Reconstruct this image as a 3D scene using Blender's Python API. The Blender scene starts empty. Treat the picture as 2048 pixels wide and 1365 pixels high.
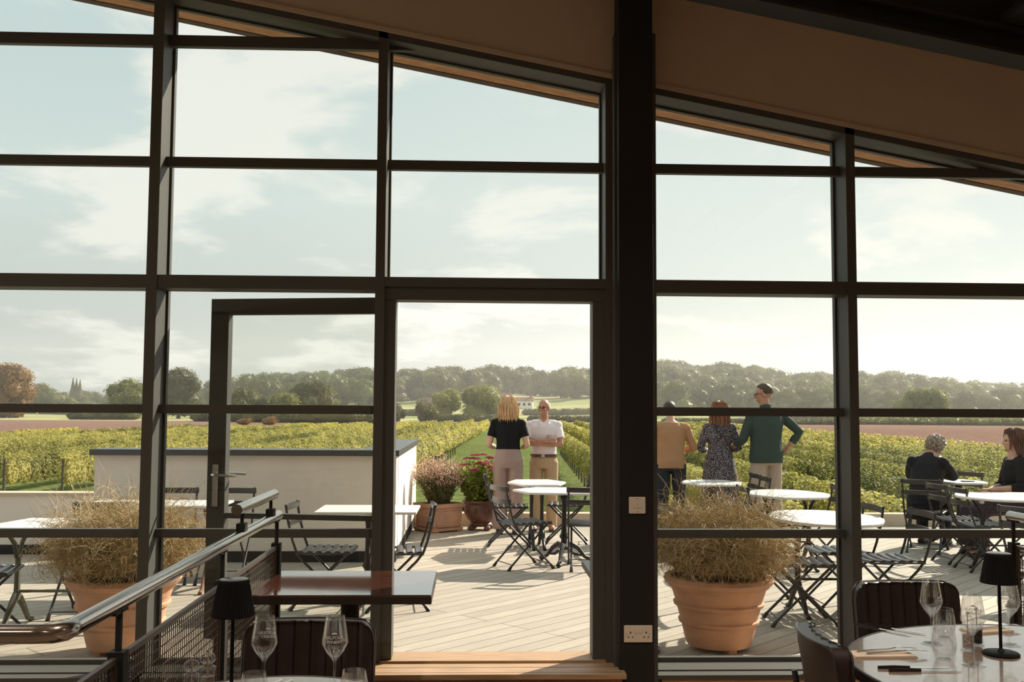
import bpy, math, random
import numpy as np
from mathutils import Vector, Matrix, noise
R = random.Random(7)
PI = math.pi
C = bpy.context.scene.collection
S = bpy.context.scene

# ---------------------------------------------------------------- camera
EZ = 1.58
P_, Y_, R_ = math.radians(3.857), math.radians(2.130), math.radians(.317)
cy, sy, cp, sp = math.cos(Y_), math.sin(Y_), math.cos(P_), math.sin(P_)
FW = Vector((sy*cp, cy*cp, sp)); RT = Vector((cy, -sy, 0)); DN = FW.cross(RT)
RT2 = RT*math.cos(R_) - DN*math.sin(R_); DN2 = DN*math.cos(R_) + RT*math.sin(R_)
cam = bpy.data.cameras.new('camera'); cam.lens = 35.0; cam.sensor_width = 36; cam.clip_end = 3000; cam.clip_start = .05
co = bpy.data.objects.new('camera', cam); C.objects.link(co); S.camera = co
m4 = Matrix((RT2, -DN2, -FW)).transposed().to_4x4(); m4.translation = (0, 0, EZ); co.matrix_world = m4

def ray(px, py):
    return RT2*((px-1024)/1991) + DN2*((py-682.5)/1991) + FW
def atY(px, py, Y):
    d = ray(px, py); return Vector((0, 0, EZ)) + d*(Y/d.y)
def atZ(px, py, z=0):
    d = ray(px, py); return Vector((0, 0, EZ)) + d*((z-EZ)/d.z)

# ---------------------------------------------------------------- light
S.view_settings.view_transform = 'Standard'; S.view_settings.look = 'None'
S.view_settings.gamma = 1; S.view_settings.exposure = 0.0; S.view_settings.use_curve_mapping = False
S.cycles.max_bounces = 10; S.cycles.transparent_max_bounces = 24; S.cycles.diffuse_bounces = 4
S.cycles.glossy_bounces = 4; S.cycles.transmission_bounces = 8; S.cycles.volume_bounces = 0
S.cycles.caustics_reflective = False; S.cycles.caustics_refractive = False; S.cycles.sample_clamp_indirect = 4
S.cycles.use_denoising = True
SUN_AZ, SUN_EL = math.radians(47), math.radians(33)
sd = Vector((math.sin(SUN_AZ)*math.cos(SUN_EL), math.cos(SUN_AZ)*math.cos(SUN_EL), math.sin(SUN_EL)))
sl = bpy.data.lights.new('sun', 'SUN'); sl.energy = 8.8; sl.angle = math.radians(.6); sl.color = (1, .90, .75)
so = bpy.data.objects.new('sun', sl); C.objects.link(so); so.rotation_euler = sd.to_track_quat('Z', 'Y').to_euler(); so.location = sd*60

W = bpy.data.worlds.new('sky'); S.world = W; W.use_nodes = True
nt = W.node_tree; nt.nodes.clear(); L = nt.links.new
def N(t, **k):
    n = nt.nodes.new(t)
    for a, b in k.items(): setattr(n, a, b)
    return n
tc = N('ShaderNodeTexCoord'); sep = N('ShaderNodeSeparateXYZ'); L(tc.outputs['Generated'], sep.inputs[0])
el = N('ShaderNodeValToRGB'); L(sep.outputs[2], el.inputs[0])
e = el.color_ramp.elements; e[0].position = 0.0; e[0].color = (.36, .40, .39, 1); e[1].position = .62; e[1].color = (.54, .64, .65, 1)
e1 = e.new(.09); e1.color = (.50, .56, .545, 1)
e2 = e.new(.2); e2.color = (.62, .71, .69, 1); e3 = e.new(.36); e3.color = (.56, .67, .67, 1)
# brighter towards the sun
dt = N('ShaderNodeVectorMath', operation='DOT_PRODUCT'); dt.inputs[1].default_value = sd; L(tc.outputs['Generated'], dt.inputs[0])
sr = N('ShaderNodeMapRange'); sr.inputs[1].default_value = .52; sr.inputs[2].default_value = 1; sr.inputs[3].default_value = 0; sr.inputs[4].default_value = 1
L(dt.outputs['Value'], sr.inputs[0])
mx = N('ShaderNodeMixRGB'); L(sr.outputs[0], mx.inputs[0]); L(el.outputs[0], mx.inputs[1]); mx.inputs[2].default_value = (.74, .80, .775, 1)
# clouds, laid on a flat layer high above
dv = N('ShaderNodeMath', operation='ADD'); dv.inputs[1].default_value = .22; L(sep.outputs[2], dv.inputs[0])
cd = N('ShaderNodeVectorMath', operation='DIVIDE'); cb = N('ShaderNodeCombineXYZ')
for i in range(3): L(dv.outputs[0], cb.inputs[i])
L(tc.outputs['Generated'], cd.inputs[0]); L(cb.outputs[0], cd.inputs[1])
mp = N('ShaderNodeMapping'); mp.inputs['Location'].default_value = (3.1, 1.45, 0); mp.inputs['Scale'].default_value = (1, 1.0, .6); L(cd.outputs[0], mp.inputs[0])
ns = N('ShaderNodeTexNoise'); ns.inputs['Scale'].default_value = 2.1; ns.inputs['Detail'].default_value = 7; ns.inputs['Roughness'].default_value = .56; ns.inputs['Distortion'].default_value = .25
L(mp.outputs[0], ns.inputs[0])
cr = N('ShaderNodeMapRange'); cr.interpolation_type = 'SMOOTHSTEP'; cr.inputs[1].default_value = .49; cr.inputs[2].default_value = .62; cr.inputs[3].default_value = 0; cr.inputs[4].default_value = .9
L(ns.outputs[0], cr.inputs[0])
m2 = N('ShaderNodeMixRGB'); L(cr.outputs[0], m2.inputs[0]); L(mx.outputs[0], m2.inputs[1]); m2.inputs[2].default_value = (.87, .865, .80, 1)
bg = N('ShaderNodeBackground'); L(m2.outputs[0], bg.inputs[0]); bg.inputs[1].default_value = 1.09
ow = N('ShaderNodeOutputWorld'); L(bg.outputs[0], ow.inputs[0])

# ---------------------------------------------------------------- materials
def mat(name, col, rough=.6, metal=0., var=0., scale=8., bump=0., bscale=None, spec=.5, detail=4, stretch=None, col2=None, trans=0., coat=0.):
    m = bpy.data.materials.new(name); m.use_nodes = True; t = m.node_tree; b = t.nodes['Principled BSDF']; K = t.links.new
    b.inputs['Base Color'].default_value = (*col, 1); b.inputs['Roughness'].default_value = rough; b.inputs['Metallic'].default_value = metal
    b.inputs['Specular IOR Level'].default_value = spec
    if coat: b.inputs['Coat Weight'].default_value = coat; b.inputs['Coat Roughness'].default_value = .06
    if var or bump:
        c = t.nodes.new('ShaderNodeTexCoord'); mp = t.nodes.new('ShaderNodeMapping'); K(c.outputs['Object'], mp.inputs[0])
        if stretch: mp.inputs['Scale'].default_value = stretch
        n = t.nodes.new('ShaderNodeTexNoise'); n.inputs['Scale'].default_value = scale; n.inputs['Detail'].default_value = detail; K(mp.outputs[0], n.inputs[0])
        if var:
            r = t.nodes.new('ShaderNodeValToRGB'); K(n.outputs[0], r.inputs[0])
            c1 = col2 or tuple(x*(1-var) for x in col)
            r.color_ramp.elements[0].position = .35; r.color_ramp.elements[1].position = .68
            r.color_ramp.elements[0].color = (*c1, 1); r.color_ramp.elements[1].color = (*col, 1); K(r.outputs[0], b.inputs['Base Color'])
        if bump:
            n2 = n
            if bscale:
                n2 = t.nodes.new('ShaderNodeTexNoise'); n2.inputs['Scale'].default_value = bscale; K(mp.outputs[0], n2.inputs[0])
            bp = t.nodes.new('ShaderNodeBump'); bp.inputs['Strength'].default_value = bump; bp.inputs['Distance'].default_value = .01; K(n2.outputs[0], bp.inputs['Height']); K(bp.outputs[0], b.inputs['Normal'])
    return m

def leafmat(name, c1, c2, trans=.35, scale=.9, tint=1.2, rough=.55):
    """two leaf colours by noise and by object, diffuse plus translucent"""
    m = bpy.data.materials.new(name); m.use_nodes = True; t = m.node_tree; t.nodes.clear(); K = t.links.new
    g = t.nodes.new('ShaderNodeNewGeometry'); n = t.nodes.new('ShaderNodeTexNoise'); n.inputs['Scale'].default_value = scale; n.inputs['Detail'].default_value = 3; K(g.outputs['Position'], n.inputs[0])
    oi = t.nodes.new('ShaderNodeObjectInfo'); ri = t.nodes.new('ShaderNodeMath'); ri.operation = 'MULTIPLY_ADD'; ri.inputs[1].default_value = .35; K(oi.outputs['Random'], ri.inputs[0]); K(n.outputs[0], ri.inputs[2])
    ad = t.nodes.new('ShaderNodeMath'); ad.operation = 'MULTIPLY_ADD'; ad.inputs[1].default_value = .35; K(g.outputs['Random Per Island'], ad.inputs[0]); K(ri.outputs[0], ad.inputs[2])
    r = t.nodes.new('ShaderNodeValToRGB'); r.color_ramp.elements[0].position = .55; r.color_ramp.elements[1].position = 1.05; r.color_ramp.elements[1].position = 1.0
    r.color_ramp.elements[0].color = (*c1, 1); r.color_ramp.elements[1].color = (*c2, 1); K(ad.outputs[0], r.inputs[0])
    d = t.nodes.new('ShaderNodeBsdfPrincipled'); d.inputs['Roughness'].default_value = rough; d.inputs['Specular IOR Level'].default_value = .25; K(r.outputs[0], d.inputs['Base Color'])
    tr = t.nodes.new('ShaderNodeBsdfTranslucent'); mxx = t.nodes.new('ShaderNodeMixRGB'); mxx.blend_type = 'MULTIPLY'; mxx.inputs[0].default_value = 1; K(r.outputs[0], mxx.inputs[1]); mxx.inputs[2].default_value = (tint*1.08, tint*1.05, tint*.72, 1); K(mxx.outputs[0], tr.inputs[0])
    ms = t.nodes.new('ShaderNodeMixShader'); ms.inputs[0].default_value = trans; K(d.outputs[0], ms.inputs[1]); K(tr.outputs[0], ms.inputs[2])
    o = t.nodes.new('ShaderNodeOutputMaterial'); K(ms.outputs[0], o.inputs[0]); return m

def paneglass(name, tint=(.97, .98, .97), refl=1.0):
    m = bpy.data.materials.new(name); m.use_nodes = True; t = m.node_tree; t.nodes.clear(); K = t.links.new
    tr = t.nodes.new('ShaderNodeBsdfTransparent'); tr.inputs[0].default_value = (*tint, 1)
    gl = t.nodes.new('ShaderNodeBsdfGlossy'); gl.inputs['Roughness'].default_value = .0; gl.inputs[0].default_value = (refl, refl, refl, 1)
    f = t.nodes.new('ShaderNodeFresnel'); f.inputs[0].default_value = 1.45
    g_ = t.nodes.new('ShaderNodeNewGeometry'); q_ = t.nodes.new('ShaderNodeMath'); q_.operation = 'SUBTRACT'; q_.inputs[0].default_value = 1; K(g_.outputs['Backfacing'], q_.inputs[1])
    p_ = t.nodes.new('ShaderNodeMath'); p_.operation = 'MULTIPLY'; K(f.outputs[0], p_.inputs[0]); K(q_.outputs[0], p_.inputs[1])
    ms = t.nodes.new('ShaderNodeMixShader'); K(p_.outputs[0], ms.inputs[0]); K(tr.outputs[0], ms.inputs[1]); K(gl.outputs[0], ms.inputs[2])
    o = t.nodes.new('ShaderNodeOutputMaterial'); K(ms.outputs[0], o.inputs[0]); return m

MT = {}
MT['frame'] = mat('dark bronze metal', (.090, .090, .082), .5, 0, spec=.2)
MT['steel'] = mat('black painted steel', (.026, .025, .023), .6, 0, spec=.15)
MT['plaster'] = mat('cream plaster', (.62, .50, .39), .9, var=.06, scale=3, bump=.1, bscale=160)
MT['render'] = mat('cream render', (.86, .76, .68), .92, var=.07, scale=2.5, bump=.25, bscale=120)
MT['kerb'] = mat('sandstone render', (.62, .50, .38), .9, var=.1, scale=4)
MT['coping'] = mat('dark grey coping metal', (.07, .072, .078), .4, .3)
MT['white'] = mat('off white plaster', (.80, .76, .70), .9)
MT['floor'] = mat('oak floor', (.28, .19, .12), .5, var=.5, scale=6, stretch=(1, 12, 1))
MT['ceiling'] = mat('warm ceiling board', (.80, .66, .52), .9)
MT['timber'] = mat('soffit timber', (.62, .34, .16), .7, var=.6, scale=5, stretch=(.6, 9, 9), col2=(.42, .20, .09))
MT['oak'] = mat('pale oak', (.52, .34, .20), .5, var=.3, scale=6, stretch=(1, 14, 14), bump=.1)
MT['oakdark'] = mat('dark red oak', (.36, .17, .08), .5, var=.3, scale=6, stretch=(1, 14, 14))  # redder and darker than the pale oak of the tread
MT['pane'] = paneglass('window glass')
MT['railglass'] = paneglass('balustrade glass', (.93, .95, .93), .9)
MT['chairmetal'] = mat('charcoal painted steel', (.017, .017, .018), .42, 0, spec=.6)
MT['slat'] = mat('charcoal lacquered slats', (.026, .023, .023), .32, 0, spec=.7)
MT['castiron'] = mat('black cast iron', (.014, .013, .013), .5, spec=.5, bump=.3, scale=60)
MT['rustiron'] = mat('rusty cast iron', (.33, .17, .10), .7, var=.6, scale=14)
MT['marble'] = mat('white marble', (.84, .82, .79), .30, var=.12, scale=7, detail=8)
MT['terracotta'] = mat('terracotta', (.66, .36, .22), .85, var=.28, scale=5, bump=.3, bscale=70, col2=(.50, .29, .19))
MT['terradark'] = mat('brown glazed clay', (.17, .075, .05), .5, var=.4, scale=8)
MT['soil'] = mat('soil', (.06, .04, .03), .95, bump=.8, scale=40)
MT['brass'] = mat('satin steel', (.62, .60, .56), .24, 1)
MT['railmetal'] = mat('bronzed handrail tube', (.42, .38, .35), .17, 1)
MT['mesh'] = mat('bronze woven wire', (.10, .075, .06), .45, .7)
MT['socket'] = mat('cream plastic', (.78, .70, .60), .4)
MT['hole'] = mat('dark slot', (.01, .01, .01), .8)
MT['mahogany'] = mat('glossy mahogany', (.10, .035, .02), .09, var=.5, scale=5, stretch=(2, 14, 2), coat=.8)
MT['tabletop'] = mat('brown oak veneer', (.34, .25, .185), .26, var=.4, scale=4, stretch=(14, 1.2, 1), spec=.8, coat=.9)
MT['tableedge'] = mat('dark table edge', (.03, .022, .018), .35)
MT['leather'] = mat('dark brown leather', (.026, .014, .012), .38, var=.3, scale=20, bump=.04, bscale=160)
MT['piping'] = mat('black piping', (.02, .015, .013), .3)
MT['lamp'] = mat('black ribbed lamp', (.006, .006, .006), .5, spec=.15)
MT['lampcap'] = mat('black satin cap', (.05, .05, .05), .2)
MT['glassrod'] = mat('drinking glass', (1, 1, 1), 0, trans=1)
bb = MT['glassrod'].node_tree.nodes['Principled BSDF']; bb.inputs['Transmission Weight'].default_value = 1; bb.inputs['IOR'].default_value = 1.45
_t = MT['glassrod'].node_tree; _o = _t.nodes['Material Output']; _tr = _t.nodes.new('ShaderNodeBsdfTransparent'); _g = _t.nodes.new('ShaderNodeBsdfGlossy'); _g.inputs['Roughness'].default_value = .02
_f = _t.nodes.new('ShaderNodeFresnel'); _m1 = _t.nodes.new('ShaderNodeMixShader'); _m2 = _t.nodes.new('ShaderNodeMixShader'); _m2.inputs[0].default_value = .86; _ge = _t.nodes.new('ShaderNodeNewGeometry'); _su = _t.nodes.new('ShaderNodeMath'); _su.operation = 'SUBTRACT'; _su.inputs[0].default_value = 1; _mu = _t.nodes.new('ShaderNodeMath'); _mu.operation = 'MULTIPLY'; _t.links.new(_ge.outputs['Backfacing'], _su.inputs[1]); _t.links.new(_su.outputs[0], _mu.inputs[1]); _t.links.new(_f.outputs[0], _mu.inputs[0])
for _a, _b in ((_mu.outputs[0], _m1.inputs[0]), (_tr.outputs[0], _m1.inputs[1]), (_g.outputs[0], _m1.inputs[2]), (bb.outputs[0], _m2.inputs[1]), (_m1.outputs[0], _m2.inputs[2]), (_m2.outputs[0], _o.inputs[0])): _t.links.new(_a, _b)
MT['etch'] = mat('white etched print', (.95, .93, .9), .6)
_t = MT['etch'].node_tree; _tr = _t.nodes.new('ShaderNodeBsdfTranslucent'); _tr.inputs[0].default_value = (.95, .93, .9, 1); _m1 = _t.nodes.new('ShaderNodeMixShader'); _m1.inputs[0].default_value = .6
_t.links.new(_t.nodes['Principled BSDF'].outputs[0], _m1.inputs[1]); _t.links.new(_tr.outputs[0], _m1.inputs[2]); _t.links.new(_m1.outputs[0], _t.nodes['Material Output'].inputs[0])
MT['pepper'] = mat('peppercorns', (.05, .03, .02), .9, var=.8, scale=160, bump=1)
MT['salt'] = mat('salt grains', (.62, .56, .50), .9, var=.3, scale=160, bump=1)
MT['napkin'] = mat('kraft napkin', (.86, .70, .54), .85, var=.12, scale=10)
MT['cutlery'] = mat('polished cutlery', (.75, .73, .70), .15, 1)

# ---------------------------------------------------------------- mesh building
class MB:
    def __init__(s): s.v = []; s.f = []; s.T = Matrix.Identity(4)
    def add(s, vs, fs):
        n = len(s.v); T = s.T
        s.v += [tuple(T @ Vector(p)) for p in vs]; s.f += [tuple(i+n for i in f) for f in fs]; return s
    def box(s, x0, x1, y0, y1, z0, z1):
        return s.add([(x0,y0,z0),(x1,y0,z0),(x1,y1,z0),(x0,y1,z0),(x0,y0,z1),(x1,y0,z1),(x1,y1,z1),(x0,y1,z1)],
                     [(0,3,2,1),(4,5,6,7),(0,1,5,4),(1,2,6,5),(2,3,7,6),(3,0,4,7)])
    def beam(s, a, b, w, h, up=(0,0,1)):
        a = Vector(a); b = Vector(b); d = (b-a).normalized(); u = Vector(up)
        if abs(d.dot(u)) > .99: u = Vector((0,1,0))
        x = d.cross(u).normalized()*(w/2); y = x.cross(d).normalized()*(h/2)
        P = [a-x-y, a+x-y, a+x+y, a-x+y, b-x-y, b+x-y, b+x+y, b-x+y]
        return s.add(P, [(0,3,2,1),(4,5,6,7),(0,1,5,4),(1,2,6,5),(2,3,7,6),(3,0,4,7)])
    def tube(s, pts, r, n=8, caps=True, ry=None, up=None):
        """rings along a path; r may be a list; ry gives ellipse second radius (list or number)"""
        pts = [Vector(p) for p in pts]; m = len(pts)
        rr = r if isinstance(r, (list, tuple)) else [r]*m
        r2 = rr if ry is None else (ry if isinstance(ry, (list, tuple)) else [ry]*m)
        vs = []; X = None
        for i, p in enumerate(pts):
            d = (pts[min(i+1, m-1)]-pts[max(i-1, 0)])
            d = d.normalized() if d.length > 1e-9 else Vector((0,0,1))
            if X is None:
                u = Vector(up) if up else (Vector((0,0,1)) if abs(d.z) < .9 else Vector((0,1,0)))
                X = (u - d*u.dot(d)).normalized()
            else: X = (X - d*X.dot(d)).normalized()
            Yv = d.cross(X)
            for k in range(n):
                a = 2*PI*k/n; vs.append(p + X*(math.cos(a)*rr[i]) + Yv*(math.sin(a)*r2[i]))
        fs = [(i*n+k, i*n+(k+1) % n, (i+1)*n+(k+1) % n, (i+1)*n+k) for i in range(m-1) for k in range(n)]
        if caps: fs += [tuple(range(n-1, -1, -1)), tuple((m-1)*n+k for k in range(n))]
        return s.add(vs, fs)
    def lathe(s, prof, n=32, c=(0,0,0), cap=True):
        m = len(prof); vs = [(c[0]+r*math.cos(2*PI*k/n), c[1]+r*math.sin(2*PI*k/n), c[2]+z) for r, z in prof for k in range(n)]
        fs = [(i*n+k, i*n+(k+1) % n, (i+1)*n+(k+1) % n, (i+1)*n+k) for i in range(m-1) for k in range(n)]
        if cap: fs += [tuple(range(n-1, -1, -1)), tuple((m-1)*n+k for k in range(n))]
        return s.add(vs, fs)
    def prism(s, poly, z0, z1):
        n = len(poly); vs = [(x, y, z0) for x, y in poly]+[(x, y, z1) for x, y in poly]
        return s.add(vs, [tuple(range(n-1, -1, -1)), tuple(range(n, 2*n))]+[(i, (i+1) % n, n+(i+1) % n, n+i) for i in range(n)])
    def blob(s, c, r, n=10, m=7, jit=0):
        vs = []; c = Vector(c); r = Vector(r if isinstance(r, (tuple, list, Vector)) else (r, r, r))
        for i in range(m+1):
            t = PI*(i+.0001)/(m+.0002) ; 
            for k in range(n):
                a = 2*PI*k/n; q = 1+jit*R.uniform(-1, 1)
                vs.append((c.x+r.x*math.sin(t)*math.cos(a)*q, c.y+r.y*math.sin(t)*math.sin(a)*q, c.z-r.z*math.cos(t)*q))
        return s.add(vs, [(i*n+k, i*n+(k+1) % n, (i+1)*n+(k+1) % n, (i+1)*n+k) for i in range(m) for k in range(n)])
    def leaf(s, p, nrm, l, w, rot=None):
        nrm = nrm.normalized(); u = nrm.orthogonal().normalized(); a = R.uniform(0, 2*PI) if rot is None else rot
        u = Matrix.Rotation(a, 3, nrm) @ u; v = nrm.cross(u)
        return s.add([p-u*l*.5, p-v*w*.5+nrm*w*.12, p+u*l*.5, p+v*w*.5+nrm*w*.12], [(0,1,2,3)])
    def mesh(s, name, m, smooth=False, ang=None):
        me = bpy.data.meshes.new(name); me.from_pydata(s.v, [], s.f); me.materials.append(m)
        if smooth: me.polygons.foreach_set('use_smooth', [True]*len(me.polygons))
        me.update()
        if smooth: me.set_sharp_from_angle(angle=math.radians(ang or 40))
        return me
    def obj(s, name, m, parent=None, smooth=False, bevel=0, loc=None, ang=None):
        o = bpy.data.objects.new(name, s.mesh(name, m, smooth, ang)); C.objects.link(o)
        if parent: o.parent = parent
        if loc is not None: o.location = loc
        if bevel:
            b = o.modifiers.new('b', 'BEVEL'); b.width = bevel; b.segments = 2; b.limit_method = 'ANGLE'
        return o
def setp(o, label=None, cat=None, group=None, kind=None):
    if label: o['label'] = label
    if cat: o['category'] = cat
    if group: o['group'] = group
    if kind: o['kind'] = kind
    return o
def thing(name, loc, rz=0, label=None, cat=None, group=None, kind=None, scale=None):
    o = bpy.data.objects.new(name, None); C.objects.link(o); o.location = loc; o.rotation_euler = (0, 0, rz); o.empty_display_size = .1
    if scale: o.scale = (scale,)*3
    return setp(o, label, cat, group, kind)
kids = {}
def copy_tree(o, parent=None):
    c = o.copy(); C.objects.link(c); c.parent = parent
    for ch in o.children: copy_tree(ch, c)
    return c
def place(proto, loc, rz, label, group=None, first=[]):
    """the first use moves the prototype itself, later ones copy it with its parts"""
    if proto.name not in first: first.append(proto.name); o = proto
    else: o = copy_tree(proto)
    o.location = loc; o.rotation_euler = (0, 0, rz); o['label'] = label
    if group: o['group'] = group
    return o
def struct(o): o['kind'] = 'structure'; return o

def fixx(x, y):
    return y*math.tan(math.atan((1991*x/y-75)/1991)+Y_)
# ================================================================ THE BUILDING
YF = 5.30          # interior face of the glazing
YG = 5.475          # glass
def headz(x): return 3.671-.1922*(x+.985)
FR = MT['frame']
def sloped(name, x0, x1, y0, y1, dz0, dz1, m, parent=None):
    b = MB(); P = []
    for x in (x0, x1):
        for y in (y0, y1):
            for dz in (dz0, dz1): P.append((x, y, headz(x)+dz))
    b.add(P, [(0,1,3,2),(4,6,7,5),(0,4,5,1),(2,3,7,6),(0,2,6,4),(1,5,7,3)])
    return b.obj(name, m, parent)
# room shell
XL, XR, YB = -5.2, 6.2, -7.0
struct(MB().box(XL, XR, YB, YF+.02, -.12, 0).obj('floor', MT['floor']))
struct(MB().box(XL-.2, XL, YB, YF+.2, 0, 6).obj('wall_left', MT['white']))
struct(MB().box(XR, XR+.2, YB, YF+.2, 0, 6).obj('wall_right', MT['white']))
struct(MB().box(XL, XR, YB-.2, YB, 0, 6).obj('wall_back', MT['white']))
struct(sloped('ceiling', XL-.2, XR+.2, YB-.2, YF+.25, .75, .9, MT['ceiling']))
struct(sloped('wall_gable', XL, XR, YF, YF+.18, .048, .80, MT['plaster']))
struct(sloped('trim_1', XL, XR, YF-.012, YF+.01, .036, .062, MT['plaster']))
# low wall under the windows, left and right of the door
for x0, x1 in ((XL, -.56), (.98, XR)):
    struct(MB().box(x0, x1, YF-.075, YF+.22, 0, .185).obj('wall_front', MT['oak'] if x0 > 0 else MT['steel']))
# exterior timber eave
eave = thing('trim_2', (0, 0, 0), kind='structure')
sloped('soffit', XL-.3, XR+.3, YF+.18, YF+.50, .035, .06, MT['timber'], eave)
sloped('soffit_groove', XL-.3, XR+.3, YF+.255, YF+.265, .030, .04, MT['steel'], eave)
sloped('fascia', XL-.3, XR+.3, YF+.46, YF+.53, .030, .20, mat('weathered fascia', (.10, .065, .045), .8, var=.4, scale=8), eave)
sloped('roof', XL-.3, XR+.3, YF-.1, YF+.55, .9, 1.0, MT['coping'], eave)
# steel rafters
b = thing('roof_beam', (0, 0, 0), label='black sloping steel beam running under the ceiling at upper right', cat='beam')
sloped('web', XL, XR, 4.60, 4.64, .30, .41, MT['steel'], b); sloped('flange', XL, XR, 4.54, 4.70, .284, .302, MT['steel'], b); sloped('flange', XL, XR, 4.54, 4.70, .40, .42, MT['steel'], b); sloped('hanger_plate', XL, XR, 4.61, 4.63, .42, .75, MT['steel'], b)
b = MB()
for x0, x1, d0, d1 in ((2.49, 2.66, .43, .46), (2.55, 2.60, .46, .75)):
    P = [(x, y, headz(x)+d) for x in (x0, x1) for y in (YB, 4.54) for d in (d0, d1)]
    b.add(P, [(0,1,3,2),(4,6,7,5),(0,4,5,1),(2,3,7,6),(0,2,6,4),(1,5,7,3)])
setp(b.obj('roof_joist', MT['steel']), 'black steel joist crossing the ceiling at the top right corner', 'beam')
# column
col = thing('steel_column', (.84, 5.27, 0), label='black steel column standing between the doorway and the right windows', cat='column')
MB().box(-.091, .091, -.12, .13, 0, 4.2).obj('shaft', MT['steel'], col, bevel=.004)
MB().box(-.105, -.091, -.05, .13, 0, 3.6).obj('cover_strip', MT['frame'], col)
MB().box(.091, .118, -.06, .13, 0, 3.6).obj('cover_strip', MT['frame'], col)

ROWS = [(.203, .234), (.899, .938), (1.546, 1.586), (2.205, 2.276), (2.862, 2.908), (3.519, 3.574)]
def clipbar(b, x0, x1, z0, z1, y0, y1):
    """a horizontal bar, cut off where the sloping head passes"""
    xm = x1
    while xm > x0+.01 and headz(xm) < z0: xm -= .01
    if xm <= x0+.02: return
    n = 1 if headz(xm) > z1 else 1
    b.box(x0, xm, y0, y1, z0, min(z1, max(headz(x0), z0+.01)))
def vbar(b, x0, x1, y0, y1, z0=.2):
    P = [(x0,y0,z0),(x1,y0,z0),(x1,y1,z0),(x0,y1,z0)]+[(x, y, headz(x)+.002) for x, y in ((x0,y0),(x1,y0),(x1,y1),(x0,y1))]
    b.add(P, [(0,3,2,1),(4,5,6,7),(0,1,5,4),(1,2,6,5),(2,3,7,6),(3,0,4,7)])
def bay(n, x0, x1, mull, zb=.234, rows=None, edges=(1, 1)):
    """x0,x1 clear opening; head, sill, transoms, panes and the mullion at its right or left"""
    w = thing('window_%d' % n, (0, 0, 0), kind='structure')
    sloped('head', x0-.05, x1+.05, YF, YF+.17, 0, .05, FR, w)
    sloped('head_glazing_bead', x0, x1, YG-.005, YG+.03, -.012, .005, FR, w)
    if zb < 1:
        s_ = MB(); s_.box(x0-.05, x1+.05, YF-.085, YF+.2, .185, .205); s_.box(x0, x1, YF, YF+.19, .19, .212); s_.box(x0, x1, YG-.008, YG+.03, .205, zb); s_.obj('sill', FR, w)
    rs = [r for r in ROWS[1:] if r[0] > zb and r[0] < headz(x0)-.03]
    for z0, z1 in rs:
        b = MB(); deep = abs(z0-2.205) < .01; q_ = 1 if deep else 1.016
        clipbar(b, x0, x1, 1.58+(z0-1.58)*q_-(0 if deep else .003), 1.58+(z1-1.58)*q_+(0 if deep else .003), YF+.004 if deep else YF+.088, YF+.168 if deep else YF+.128); b.obj('transom', FR, w)
    e = MB()
    if edges[0]: vbar(e, x0-.002, x0+.012, YG-.008, YG+.03, zb)
    if edges[1]: vbar(e, x1-.012, x1+.002, YG-.008, YG+.03, zb)
    if e.v: e.obj('glazing_bead', FR, w)
    zs = [zb]
    for r in rs:
        if abs(r[0]-2.205) < .01: zs += [r[0], r[1]]
        else: zs += [1.58+((r[0]+r[1])/2-1.58)*1.030]*2
    zs.append(None)
    for i in range(0, len(zs), 2):
        z0, z1 = zs[i], zs[i+1]
        ha, hb = headz(x0), headz(x1)
        ta = ha if z1 is None else min(z1, ha); tb = hb if z1 is None else min(z1, hb)
        if tb <= z0+.01:
            xm = x0+(x1-x0)*(ha-z0)/(ha-hb); poly = [(x0, z0), (xm, z0), (x0, ta)]
            if ta < ha: 
                xa = x0+(x1-x0)*(ha-ta)/(ha-hb); poly = [(x0, z0), (xm, z0), (xa, ta), (x0, ta)]
        elif tb < ta or (z1 is not None and hb < z1):
            if ta < ha: xa = x0+(x1-x0)*(ha-ta)/(ha-hb); poly = [(x0, z0), (x1, z0), (x1, tb), (xa, ta), (x0, ta)]
            else: poly = [(x0, z0), (x1, z0), (x1, tb), (x0, ta)]
        else: poly = [(x0, z0), (x1, z0), (x1, tb), (x0, ta)]
        g = MB(); k = len(poly)
        g.add([(x, YG, z) for x, z in poly]+[(x, YG+.006, z) for x, z in poly], [tuple(range(k)), tuple(range(2*k-1, k-1, -1))]+[(i, k+i, k+(i+1) % k, (i+1) % k) for i in range(k)])
        g.obj('pane', MT['pane'], w)
    b = MB(); vbar(b, mull[0], mull[1], YF-.002, YF+.17, .0); b.obj('mullion', FR, w)
    return w
bay(1, -3.30, -1.741, (-1.741, -1.684))
bay(2, -1.684, -.534, (-.534, -.484))
bay(3, -.484, .699, (.699, .755), zb=2.23)
bay(4, .958, 2.019, (2.019, 2.069))
bay(5, 2.069, 3.55, (3.55, 3.6))
bay(6, -4.80, -3.36, (-3.36, -3.30)); bay(7, 3.6, 5.1, (5.1, 5.15)); bay(8, 5.15, 6.2, (6.15, 6.2))
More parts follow.
